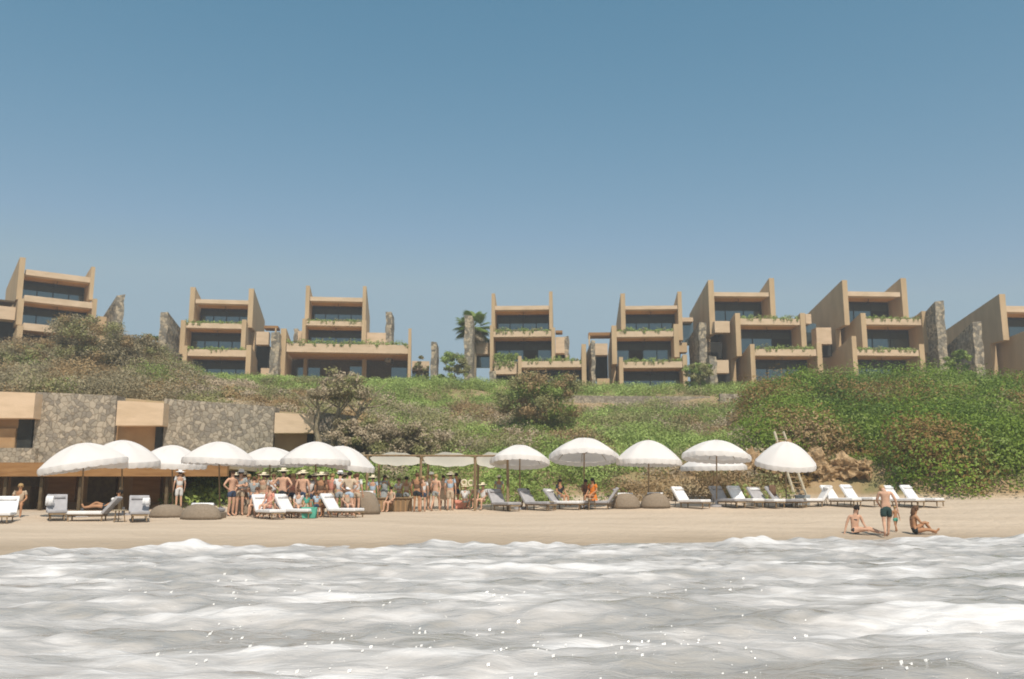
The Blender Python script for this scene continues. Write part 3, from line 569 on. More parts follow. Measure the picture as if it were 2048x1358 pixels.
scrub('ground_cover', 'green ground cover around the foot of the fourth to sixth buildings', reg(820, 1560, 88, 100.5, lambda px, y, x: not (1138 < px < 1510 and 88 < y < 91.5)), 560, .5, 1.05, 210, .085, lambda px, y, x: pick((BRIGHT, .45), (GREEN, .4), (OLIVE, .15)), .7)
def col_right(px, y, x):
    g_ = nz(x, y, .4)
    if g_ > .36: return pick((DEEP, .25), (MGREEN, .55), (GREEN, .14), (RUST, .06))
    return pick((RUST, .4), (OLIVE, .15), (MGREEN, .3), (BROWN, .15))
scrub('mound_shrubs', 'dense saturated green and rust brown shrubs covering the steep mound on the right', reg(1500, 2260, 45.6, 79, lambda px, y, x: y > (45.5 if px > 1890 else 46.9 if px > 1780 else 51.5 + (1740 - px) * .012)), 900, .8, 2.3, 980, .088, col_right, .95)
scrub('mound_undergrowth', 'low dark green undergrowth between the shrubs of the right hand mound', reg(1500, 2260, 46.5, 79, lambda px, y, x: y > (45.5 if px > 1890 else 46.9 if px > 1780 else 51.5 + (1740 - px) * .012)), 900, .5, 1.0, 110, .12, lambda px, y, x: pick((DEEP, .6), (RUST, .4)), .5)
# green bank between pavilion and crowd
scrub('bank_vines', 'bright green vines on the low bank beside the beach pavilion', reg(350, 800, 43.8, 56.5), 420, .35, .75, 110, .13, lambda px, y, x: pick((BRIGHT, .5), (GREEN, .3), (OLIVE, .2)), .6)

def shrub(name, label, cat, px, Y, w_, h, tints, n=40, per=150, leaf=.11, base=None, stems=5):
    g0 = gp(px, Y); t = thing(name, label, cat, g0); c = []; rd = []; tn = []
    for i in range(n):
        th = random.uniform(0, 2 * math.pi); q = math.sqrt(random.random()); zz = random.uniform(.15, 1) ** .8
        k = math.sqrt(max(0, 1 - (zz * .92) ** 2)); c.append((g0.x + math.cos(th) * q * w_ * (.35 + .75 * k), g0.y + math.sin(th) * q * w_ * .8 * (.35 + .75 * k), g0.z + zz * h * .9)); r = random.uniform(.16, .3) * w_
        rd.append((r, r, r * .7)); tn.append(pick(*tints))
    leaves('foliage', c, rd, [per] * n, [leaf] * n, tn, t, shell=.2)
    m = MB()
    for i in range(stems):
        th = random.uniform(0, 2 * math.pi); e = Vector((g0.x + math.cos(th) * w_ * .5, g0.y + math.sin(th) * w_ * .4, g0.z + h * .7)); m.tube([g0 - Vector((0, 0, .3)), g0.lerp(e, .5) + Vector((0, 0, h * .12)), e], [.08, .05, .02], 6)
    m.build('stem', M['bark'], t, world=True); return t
shrub('dry_bush', 'big rounded olive brown bush in front of the palm building', 'bush', 1082, 71, 3.5, 4.7, ((GREEN, .25), (BROWN, .3), (OLIVE, .45)), 80, 210, .10)
shrub('dry_bush', 'tall tangled olive brown bush hiding the foot of the leftmost building', 'bush', 165, 80, 3.6, 5.0, ((GREYOL, .45), (OLIVE, .35), (BROWN, .2)), 75, 210, .10)
shrub('dry_bush', 'brown bush at the left edge of the frame below the leftmost building', 'bush', 20, 78, 3.0, 2.6, ((GREYOL, .5), (BROWN, .3), (OLIVE, .2)), 50, 170, .10)
shrub('dry_bush', 'grey brown bush between the leftmost building and the stone wall with dark side', 'bush', 262, 84, 2.8, 3.0, ((GREYOL, .4), (BROWN, .4), (OLIVE, .2)), 45, 170, .10)
shrub('leafy_shrub', 'yellow green shrub between the two stone pillars left of the palm', 'shrub', 905, 101, 2.0, 4.0, ((OLIVE, .4), (GREEN, .3), (BRIGHT, .3)), 40, 170, .10)
shrub('leafy_shrub', 'yellow green shrub growing in the gap between the fifth and sixth buildings', 'shrub', 1400, 97, 1.7, 3.4, ((BRIGHT, .3), (OLIVE, .5), (GREEN, .2)), 40, 100, .13)
shrub('leafy_shrub', 'green shrub in front of the lower dark stone fin on the right', 'shrub', 1922, 90, 1.5, 4.6, ((GREEN, .6), (BRIGHT, .2), (DEEP, .2)), 40, 100, .14)
shrub('leafy_shrub', 'dark green shrub against the sky left of the stone wall with the dark side', 'shrub', 292, 104, 1.9, 3.4, ((DEEP, .6), (OLIVE, .4)), 34, 100, .13)
shrub('agave_clump', 'spiky grey green plant above the small wing right of the widest storey', 'plant', 842, 108, 1.0, 4.6, ((OLIVE, .6), (GREYOL, .4)), 22, 60, .16)
# flat topped dry tree in front of the stone terrace
def dry_tree(px, Y, label, pyc, w_, h):
    g0 = gp(px, Y); t = thing('dry_tree', label, 'tree', g0); m = MB(); zc = Z(pyc, Y); tips = []
    for dx, bx in ((-.2, -1.0), (.15, .4), (.5, 1.9)):
        b_ = g0 + Vector((dx, 0, -.4)); e = Vector((g0.x + bx, g0.y + random.uniform(-.4, .4), zc - .2)); md = b_.lerp(e, .45) + Vector((-.35 + dx * .6, 0, .5)); m.tube([b_, md, b_.lerp(e, .75) + Vector((-.1, 0, .3)), e], [.19, .14, .09, .04], 8); tips.append(e)
        for k in range(5):
            e2 = e + Vector((random.uniform(-1.8, 1.8), random.uniform(-1, 1), random.uniform(-.1, 1.1))); m.tube([md.lerp(e, .4 + .1 * k), md.lerp(e2, .7) + Vector((0, 0, .2)), e2], [.06, .04, .015], 5); tips.append(e2)
    m.build('trunk', M['bark'], t, world=True)
    c = []; rd = []; tn = []
    for i in range(70):
        th = random.uniform(0, 6.28); q = math.sqrt(random.random()); c.append((g0.x + .5 + math.cos(th) * q * w_, g0.y + math.sin(th) * q * w_ * .7, zc + (1 - q ** 2) * h * random.uniform(-.1, 1))); rd.append((.5, .5, .32)); tn.append(pick((TAUPE, .35), (GREYOL, .4), (OLIVE, .25)))
    leaves('crown', c, rd, [70] * 70, [.1] * 70, tn, t, shell=.1); return t
for q in ((722, 55.5, 2.2, 3.0, 'pale dry bush at the end of the stone terrace, behind the tipped umbrella'), (785, 54.5, 2.4, 2.9, 'pale olive bush above the left end of the fabric shade'), (835, 56, 2.4, 2.8, 'loose grey green bush above the middle of the fabric shade')): shrub('dry_bush', q[4], 'bush', q[0], q[1], q[2], q[3], ((TAUPE, .45), (GREYOL, .25), (OLIVE, .3)), 60, 170, .09)
dry_tree(664, 55.6, 'dry flat-topped tree with pale forked trunk in front of the stone terrace end', 790, 1.9, 1.7)
scrub('rock_scrub', 'dry brown and green scrub growing among the rocks at the cliff foot', reg(1420, 1760, 49.6, 52.5), 90, .25, .6, 160, .07, lambda px, y, x: pick((RUST, .4), (OLIVE, .4), (MGREEN, .2)), .6)

# fan palm
def palm(px, Y, pyc, label):
    g0 = gp(px, Y); t = thing('palm_tree', label, 'tree', g0); c = Vector((XofP(px, Y, Z(pyc, Y)), Y, Z(pyc, Y)))
    MB().tube([g0 - Vector((0, 0, 1)), g0.lerp(c, .5) + Vector((.15, 0, 0)), c], [.28, .22, .2], 10).build('trunk', M['bark'], t, world=True)
    def frond(k, dead):
        th = random.uniform(0, 6.28); el = random.uniform(-.8, 1.25) if not dead else random.uniform(-1.2, -.4)
        d = Vector((math.cos(th) * math.cos(el), math.sin(th) * math.cos(el), math.sin(el))); pl = random.uniform(1.0, 1.75)
        hub = c + d * pl; m = MB(); m.tube([c, hub], .025, 5); side = d.cross(Vector((0, 0, 1))).normalized(); upv = side.cross(d)
        vs, fs = [], []; n = 22; Lf = random.uniform(.9, 1.25)
        for i in range(n):
            a = -2.1 + 4.2 * i / (n - 1); dd = (d * math.cos(a) + side * math.sin(a)); l = Lf * (1 - .18 * abs(a) / 2.1); q = len(vs); wv = dd.cross(upv).normalized() * .07
            tip = hub + dd * l + Vector((0, 0, -.22 * l)) ; md = hub + dd * l * .55 + upv * .04
            vs += [hub, md + wv, tip, md - wv]; fs.append((q, q + 1, q + 2, q + 3))
        m.add(vs, fs); o = m.build('frond', M['leaf'], t, world=True); at = o.data.attributes.new('tint', 'FLOAT_COLOR', 'POINT')
        cc = (*(mixc(TAUPE, BROWN, random.random()) if dead else mixc(DEEP, GREEN, random.random() * .8)), 1); at.data.foreach_set('color', list(cc) * len(o.data.vertices))
    for k in range(48): frond(k, False)
    for k in range(9): frond(k, True)
palm(947, 105, 654, 'dark fan palm with ragged fronds behind the tall stone pillar')

# rocks at the foot of the mound
def rock(px, Y, w_, h, label, zoff=0):
    g0 = gp(px, Y) + Vector((0, 0, zoff)); bm = bmesh.new(); bmesh.ops.create_icosphere(bm, subdivisions=4, radius=1)
    s0 = random.uniform(0, 50)
    for v in bm.verts:
        q = v.co * 1.3 + Vector((s0, s0 * .7, 0)); k = .95 + .42 * (mnoise.cell(q * 2.2) - .5) * .5 + .35 * mnoise.fractal(q * 1.4, 1, 2, 5) - .16 * (1 - abs(mnoise.noise(q * 4))) ** 3
        v.co = Vector((v.co.x * w_ * k, v.co.y * w_ * .7 * k, v.co.z * h * k))
    me = bpy.data.meshes.new('rock'); bm.to_mesh(me); bm.free(); me.materials.append(M['rock']); o = bpy.data.objects.new('rock', me); link(o); o.location = g0; o.rotation_euler = (random.uniform(-.2, .2), random.uniform(-.3, .3), random.uniform(0, 6)); return tag(o, label, 'rock', 'tan rocks at the foot of the cliff')
rk = [(1440, 50.0, .8, .55, 'low tan boulder right of the pole of the paired umbrellas', .15), (1475, 50.3, .9, .8, 'tan boulder at the left end of the rocky cliff foot, right of the paired umbrellas', .3), (1508, 50.9, .9, 1.0, 'tan boulder under the left rim of the last umbrella', .5), (1541, 50.4, .9, .9, 'tan boulder just left of the ladder rails', .4), (1572, 51.4, .8, 1.0, 'tan boulder between the ladder rails and the cliff, under the last umbrella', .6),
 (1630, 50.4, .8, 1.0, 'orange tan boulder just right of the ladder', .5), (1658, 49.8, .8, .7, 'broad tan boulder behind the leftmost white lounger left of the walking man', .3), (1690, 49.6, .9, .8, 'tan boulder half under the rusty shrubs above the white loungers', .5), (1728, 49.3, .8, .7, 'small tan boulder behind the walking man', .4)]
for q in rk: rock(q[0], q[1], q[2], q[3], q[4], q[5])

# ladder / steep wooden beach stairs
ld = thing('beach_ladder', 'steep pale wooden ladder leaning up the cliff behind the last umbrella', 'ladder', gp(1602, 48.3))
for (ax, bx) in ((1590, 1549), (1613, 1567)):
    a = P(ax, 992, 48.2); b_ = P(bx, 864, 52.5); MB().tube([a, b_], .075, 6).build('rail', M['palewood'], ld, world=True)
for k in range(13):
    t_ = (k + .5) / 13; a = P(1590, 992, 48.2).lerp(P(1549, 864, 52.5), t_); b_ = P(1613, 992, 48.2).lerp(P(1567, 864, 52.5), t_); MB().tube([a, b_], .04, 5).build('rung', M['wood'], ld, world=True)

# ---------------------------------------------------------------- umbrellas
def umbrella(px, top, w_px, Y, label, tx=0, ty=0, hk=.5, n=8):
    apex = P(px, top, Y); Rr = w_px / 2 / F * (Y * cp) ; g0 = gp(px, Y); H = Rr * hk
    t = thing('beach_umbrella', label, 'umbrella', g0, group='white fringed beach umbrellas along the sand')
    T = Matrix.Rotation(R(tx), 4, 'X') @ Matrix.Rotation(R(ty), 4, 'Y'); loc = lambda v: tuple((T @ Vector(v)) + apex - g0)
    seg = n * 6; rings = 9; vs = [loc((0, 0, 0))]; fs = []
    def rad(th, r): # straight-ish between ribs
        k = (th * n / (2 * math.pi)) % 1; sag = 1 - .035 * math.sin(math.pi * k) * r ** 2; return sag
    for j in range(1, rings + 1):
        r = j / rings
        for i in range(seg):
            th = 2 * math.pi * i / seg; k = (th * n / (2 * math.pi)) % 1; q = rad(th, r)
            z = -H * (r ** 1.9 * .93 + r * .07) - .035 * Rr * math.sin(math.pi * k) * math.sin(math.pi * min(r, .8)) ; vs.append(loc((Rr * r * q * math.cos(th), Rr * r * q * math.sin(th), z)))
    for i in range(seg): fs.append((0, 1 + i, 1 + (i + 1) % seg))
    for j in range(rings - 1):
        for i in range(seg): a = 1 + j * seg; fs.append((a + i, a + seg + i, a + seg + (i + 1) % seg, a + (i + 1) % seg))
    mesh_obj('canopy', vs, fs, M['cloth'], t, smooth=True)
    # scalloped valance with fringe edge
    vs, fs = [], []; seg2 = n * 12
    for i in range(seg2):
        th = 2 * math.pi * i / seg2; q = rad(th, 1); k = (th * n / (2 * math.pi)) % 1; fl = 1 + .012 * math.sin(th * 23 + px); dz = .20 + .03 * abs(math.sin(math.pi * k * 3)) + .012 * (i % 2)
        for zz, rr_ in ((0, 1.0), (-dz * .5, 1.012 * fl), (-dz, 1.0 * fl)): vs.append(loc((Rr * rr_ * q * math.cos(th), Rr * rr_ * q * math.sin(th), -H + zz)))
    for i in range(seg2):
        for j in range(2): a = i * 3 + j; b_ = ((i + 1) % seg2) * 3 + j; fs.append((a, a + 1, b_ + 1, b_))
    mesh_obj('valance', vs, fs, M['cloth'], t, smooth=True)
    for i in range(n):
        th = 2 * math.pi * i / n; MB().tube([loc((Rr * r_ * math.cos(th), Rr * r_ * math.sin(th), -H * (r_ ** 1.9 * .93 + r_ * .07) - .02)) for r_ in (.02, .35, .7, .99)], .014, 5).build('rib', M['palewood'], t)
    hub = Vector(loc((0, 0, -H * .95))); m = MB()
    for i in range(n): th = 2 * math.pi * i / n; m.tube([hub, loc((Rr * .5 * math.cos(th), Rr * .5 * math.sin(th), -H * .33))], .011, 4)
    m.build('strut', M['wood'], t)
    MB().tube([(0, 0, -.3), tuple(hub * 1.0), loc((0, 0, .0)), loc((0, 0, .07))], [.032, .03, .028, .02], 8).build('pole', M['wood'], t)
    MB().tube([(0, 0, .0), (0, 0, .09), (0, 0, .1), (0, 0, .32)], [.3, .28, .06, .05], 12).build('base', M['grey'], t)
    return t
umbrella(163, 886, 172, 35.0, 'leftmost white umbrella, its left rim tipped down', 4, -9, .48)
umbrella(246, 880, 150, 36.5, 'tall white umbrella second from the left', 7, 2, .52)
umbrella(347, 890, 138, 38.5, 'white umbrella third from the left, half behind its taller neighbours', 4, 3, .5)
umbrella(441, 883, 146, 36.0, 'broad white umbrella fourth from the left, in front of the stone wall', 0, 2, .48)
umbrella(541, 894, 136, 39.5, 'lower white umbrella fifth from the left, set behind the two beside it', 0, 0, .42)
umbrella(633, 883, 140, 36.5, 'white umbrella over the crowd with hats, sixth from the left', 0, 1, .52)
umbrella(690, 892, 134, 38.5, 'white umbrella beside the cream fabric shade, its right rim tipped down', 3, 9, .5)
umbrella(1040, 890, 120, 41.5, 'small white umbrella directly right of the cream fabric shade', -8, 1, .5)
umbrella(1168, 876, 140, 42.0, 'widest white umbrella, above the person in orange', -9, 1, .5)
umbrella(1297, 880, 132, 42.0, 'pointed white umbrella above the two rounded wicker pods', -1, 1, .62)
umbrella(1426, 908, 132, 46.0, 'lower white umbrella mostly hidden behind another one', 2, -1, .36)
umbrella(1433, 880, 138, 42.0, 'white umbrella overlapping a lower one, left of the ladder', -4, 3, .44)
umbrella(1573, 883, 122, 42.5, 'rightmost white umbrella in front of the ladder', 13, 2, .68)

# ---------------------------------------------------------------- fabric shade on a pole frame
pg = thing('shade_canopy', 'cream draped fabric shade on a wooden pole frame in the middle of the beach', 'shade canopy', gp(870, 42))
ZC = Z(911, 41); bx = [P(px, 911, 41).x for px in (735, 842, 950, 1015)]
for i, x in enumerate(bx):
    for Y in (41.0, 44.6):
        gg = ground(x, Y); MB().tube([(x + .02, Y, gg - .3), (x, Y, ZC - .045)], .06, 7).build('post', M['wood'], pg, world=True)
for Y in (41.0, 44.6): MB().tube([(bx[0] - .3, Y, ZC), (bx[-1] + .3, Y, ZC - .02)], .045, 6).build('beam', M['wood'], pg, world=True)
for x in bx[1:3]: MB().tube([(x, 40.9, ZC - .06), (x, 44.7, ZC - .07)], .045, 6).build('beam', M['wood'], pg, world=True)
for i in range(3):
    vs, fs = [], []; nx, ny = 16, 12
    for a in range(nx + 1):
        for c_ in range(ny + 1):
            u_, v_ = a / nx, c_ / ny; x = bx[i] + (bx[i + 1] - bx[i]) * (.03 + .94 * u_); y = 41.15 + 3.3 * v_
            z = ZC - .10 - (.30 + .05 * i) * math.sin(math.pi * v_) * (.55 + .45 * math.sin(math.pi * u_)) + .16 * math.sin(math.pi * u_) * (1 - v_) ** 3 * 1.6 + .02 * math.sin(u_ * 19 + v_ * 5); vs.append((x, y, z))
    for a in range(nx):
        for c_ in range(ny): q = a * (ny + 1) + c_; fs.append((q, q + ny + 1, q + ny + 2, q + 1))
    mesh_obj('fabric_panel', vs, fs, M['creamcloth'], pg, True, True)
def ring(px, py, Y, label):
    c = P(px, py, Y); vs, fs = [], []; N, n = 28, 8
    for i in range(N):
        th = 2 * math.pi * i / N; rr_ = .112 + (.012 if i % 2 else -.008)
        for k in range(n): ph = 2 * math.pi * k / n; q = rr_ + .036 * math.cos(ph); vs.append((q * math.cos(th), .035 * math.sin(ph), q * math.sin(th)))
    for i in range(N):
        for k in range(n): fs.append((i * n + k, i * n + (k + 1) % n, ((i + 1) % N) * n + (k + 1) % n, ((i + 1) % N) * n + k))
    o = mesh_obj('woven_ring', vs, fs, M['straw'], smooth=True); o.location = c; MBv = None
    return tag(o, label, 'woven ring', 'pale woven rings hanging from the shade frame')
ring(928, 965, 41.2, 'pale woven ring hanging under the fabric shade, the left of two'); ring(942, 966, 41.25, 'pale woven ring hanging under the fabric shade, the right of two')

# ---------------------------------------------------------------- loungers and other beach furniture
def lounger_proto(cush, back=None, ang=55):
    """local +X = foot end; length 1.9"""
    t = bpy.data.objects.new('sun_lounger', None); link(t)
    m = MB(); m.box(-.3, 1.25, -.32, -.27, .22, .28); m.box(-.3, 1.25, .27, .32, .22, .28); m.box(-.3, -.25, -.27, .27, .22, .28); m.box(1.2, 1.25, -.27, .27, .22, .28); m.build('frame', M['wood'], t)
    for sx in (-.25, 1.15):
        for sy in (-.3, .26): MB().box(sx, sx + .05, sy, sy + .04, 0, .22).build('leg', M['wood'], t)
    MB().box(-.28, 1.2, -.40, .40, .283, .43).build('seat_cushion', M[cush], t, bevel=.04)
    a = R(ang); ca, sa = math.cos(a), math.sin(a); v = []
    for (l, th) in ((0, 0), (.92, 0), (.92, .13), (0, .13)): v.append((-.29 - l * ca + th * sa, .38 + l * sa * 1.0 + th * ca - .09))
    vs = [(x, -.42, z) for x, z in v] + [(x, .42, z) for x, z in v]
    mb = MB(); mb.add(vs, [(0, 1, 2, 3), (7, 6, 5, 4), (0, 4, 5, 1), (1, 5, 6, 2), (2, 6, 7, 3), (3, 7, 4, 0)]); mb.build('backrest', M[back or cush], t, bevel=.03)
    l = .72; x, z = -.29 - l * ca + .15 * sa, .29 + l * sa + .15 * ca
    MB().tube([(x, -.33, z), (x, .33, z)], .07, 8).build('pillow', M[cush], t, smooth=True)
    MB().tube([(-.29 - .5 * ca, -.2, .3 + .5 * sa), (-.7, -.2, .02)], .018, 5).build('prop', M['wood'], t); 
    return t
LP = {'w': lounger_proto('white'), 'g': lounger_proto('grey'), 'wg': lounger_proto('white', 'grey', 50)}
used = set()
def lounger(kind, px, Y, rz, label, s=1.0, grp='sun loungers along the beach', bz=1.0):
    o = LP[kind] if kind not in used else copy_tree(LP[kind]); used.add(kind)
    o.location = gp(px, Y); o.rotation_euler = (0, 0, R(rz)); s *= .86 if px > 900 else .8; o.scale = (s, s, s); tag(o, label, 'sun lounger', grp); return o
SL = [
 ('w', 8, 32, -70, 'bright white lounger cut by the left edge of the frame'),
 ('g', 112, 33, -62, 'grey lounger near the left edge with a white towel over its back'),
 ('wg', 196, 32.6, 188, 'low grey backed lounger with a white cushion lying between two upright ones'),
 ('g', 277, 32.8, -66, 'upright grey lounger left of the brown wicker daybeds'),
 ('w', 532, 34, -50, 'white lounger holding the person in pink, at the front of the crowd'),
 ('w', 583, 34.4, -25, 'low white lounger under the shirtless man in the straw hat'),
 ('w', 676, 34.6, -25, 'low white lounger under the crowd below the sixth umbrella'),
 ('g', 1003, 41, -55, 'grey lounger just left of the pole of the small umbrella'),
 ('g', 1068, 41, -40, 'grey lounger just right of the pole of the small umbrella'),
 ('wg', 1122, 41.2, -30, 'white and grey lounger beside the dark haired seated person'),
 ('g', 1207, 41, 170, 'grey lounger right of the person in orange'),
 ('w', 1376, 41.5, -50, 'white lounger with raised back at the left of the paired umbrellas'),
 ('g', 1450, 42, -60, 'grey lounger directly right of the pole of the paired umbrellas'),
 ('w', 1486, 42, -62, 'white lounger second right of the pole of the paired umbrellas'),
 ('wg', 1528, 42, -62, 'white lounger with a brown towel over its back, left of the ladder'),
 ('g', 1565, 42, -35, 'grey backed lounger in front of the ladder foot'),
 ('w', 1632, 42, 182, 'low white lounger right of the ladder foot'),
 ('w', 1676, 42, -56, 'leftmost of the white loungers left of the walking man'),
 ('w', 1716, 42, -56, 'white lounger directly left of the walking man'),
 ('w', 1800, 41.5, -56, 'white lounger directly right of the walking man'),
 ('w', 1838, 41.5, -56, 'rightmost white lounger, at the foot of the green mound')]
for q in SL: lounger(*q[:5], s=1.0)
# upright backs lifted a bit by scale for the two long white pairs is unnecessary; towels:
def towel(px, Y, dx, dz, w_, h, mname, label):
    g0 = gp(px, Y) + Vector((dx, -.05, dz)); vs, fs = [], []
    for i in range(7):
        for k in range(9):
            u_, v_ = i / 6, k / 8; vs.append(((u_ - .5) * w_, -.06 * math.cos(v_ * math.pi) * 1.0 + .02 * math.sin(u_ * 9), h * math.sin(v_ * math.pi) ** .6))
    for i in range(6):
        for k in range(8): q = i * 9 + k; fs.append((q, q + 9, q + 10, q + 1))
    o = mesh_obj('towel', vs, fs, M[mname], smooth=True); o.location = g0; so_ = o.modifiers.new('s', 'SOLIDIFY'); so_.thickness = .015
    return tag(o, label, 'towel')
towel(98, 33.1, 0, .48, .26, .34, 'white', 'white towel draped over the back of the grey lounger near the left edge')
towel(1546, 42.1, 0, .5, .3, .5, 'brown_cloth', 'brown towel over the back of the white lounger left of the ladder')
towel(308, 33.0, -.3, .52, .24, .26, 'white', 'white towel on the back of the upright grey lounger left of the wicker daybeds')
# rounded wicker pods / daybeds
def pod(px, Y, rz, w_, h, label, cushion=True, name='wicker_daybed'):
    g0 = gp(px, Y); t = thing(name, label, 'daybed', g0, R(rz)); vs, fs = [], []; N, K = 20, 8
    for i in range(N + 1):       # half shell, open to +Y
        th = math.pi * i / N
        for k in range(K + 1):
            ph = math.pi / 2 * k / K; vs.append((w_ * math.cos(th) * math.cos(ph) ** .7, -w_ * .62 * math.sin(th) * math.cos(ph) ** .7, h * math.sin(ph)))
    for i in range(N):
        for k in range(K): q = i * (K + 1) + k; fs.append((q, q + K + 1, q + K + 2, q + 1))
    o = mesh_obj('shell', vs, fs, M['wicker'], t, smooth=True); s_ = o.modifiers.new('s', 'SOLIDIFY'); s_.thickness = .05
    MB().box(-w_ * .9, w_ * .9, -.1, .95, .02, .25).build('base', M['wicker'], t, bevel=.04)
    if cushion:
        MB().box(-w_ * .85, w_ * .85, -.08, .92, .253, .40).build('seat_cushion', M['grey'], t, bevel=.05)
        MB().tube([(-w_ * .55, .1, h * .93), (w_ * .55, .1, h * .93)], .12, 8).build('pillow', M['white'], t, smooth=True)
    return t
pod(1252, 41.6, 8, .62, .62, 'rounded wicker pod with white cushion, the left of the two by the pointed umbrella'); pod(1311, 41.6, -6, .62, .62, 'rounded wicker pod with white cushion, the right of the two by the pointed umbrella')
pod(402, 33.4, 0, .70, .50, 'brown wicker daybed in front, right of the standing white shirted person'); pod(335, 34.6, 10, .62, .42, 'low brown wicker daybed between the upright grey lounger and the front daybed', False)
pod(728, 37.2, 0, .60, .86, 'grey brown wicker pod at the right end of the crowd')
pod(487, 36.5, 0, .6, .55, 'low wicker seat behind the dark umbrella pole at the left end of the crowd', False)
# service counter
sc0 = thing('service_counter', 'reddish brown wooden counter under the fabric shade', 'counter', gp(788, 41.6))
MB().box(-.78, .78, -.25, .3, 0, .58).build('cabinet', M['brownpanel'], sc0, bevel=.02); MB().box(-.85, .85, -.32, .36, .583, .64).build('counter_top', M['wood'], sc0, bevel=.01)
for k in range(7): MB().box(-.74 + k * .22, -.59 + k * .22, -.275, -.253, .05, .54).build('panel', M['wood'], sc0)
# small drink tables
def side_table(px, Y, label, h=.42):
    t = thing('side_table', label, 'side table', gp(px, Y), group='small round side tables between the loungers'); MB().tube([(0, 0, h - .03), (0, 0, h)], .24, 16).build('table_top', M['palewood'], t)
    for k in range(3): th = k * 2.1; MB().tube([(math.cos(th) * .15, math.sin(th) * .15, h - .03), (math.cos(th) * .2, math.sin(th) * .2, 0)], .018, 6).build('leg', M['wood'], t)
side_table(238, 32.2, 'small side table between the two leftmost upright grey loungers'); side_table(1098, 40.4, 'small side table left of the dark haired seated person', .4); side_table(1602, 41.5, 'small side table at the ladder foot'); side_table(1182, 40.6, 'small side table at the pole of the widest umbrella', .5)
# dark bags at feet
def bag(px, Y, mname, label, s=1):
    g0 = gp(px, Y); t = thing('beach_bag', label, 'bag', g0); vs = []; 
    m = MB(); m.hexa([(-.2 * s, -.1 * s, 0), (.2 * s, -.1 * s, 0), (.2 * s, .1 * s, 0), (-.2 * s, .1 * s, 0), (-.25 * s, -.07 * s, .34 * s), (.25 * s, -.07 * s, .34 * s), (.25 * s, .07 * s, .34 * s), (-.25 * s, .07 * s, .34 * s)]); m.build('bag_body', M[mname], t, bevel=.03)
    MB().tube([(-.12 * s, 0, .33 * s), (-.08 * s, 0, .5 * s), (.08 * s, 0, .5 * s), (.12 * s, 0, .33 * s)], .015, 6, False).build('handle', M[mname], t)
bag(938, 43, 'teal_cloth', 'green beach bag on the sand below the two woven rings', 1.3); bag(922, 42.6, 'pink_cloth', 'pink beach bag beside the green one below the woven rings', 1.2); bag(618, 34, 'teal_cloth', 'teal beach bag standing at the feet of the crowd', 1.2)
bag(1606, 42.8, 'grey_cloth', 'grey bag leaning at the foot of the ladder', 1.4)

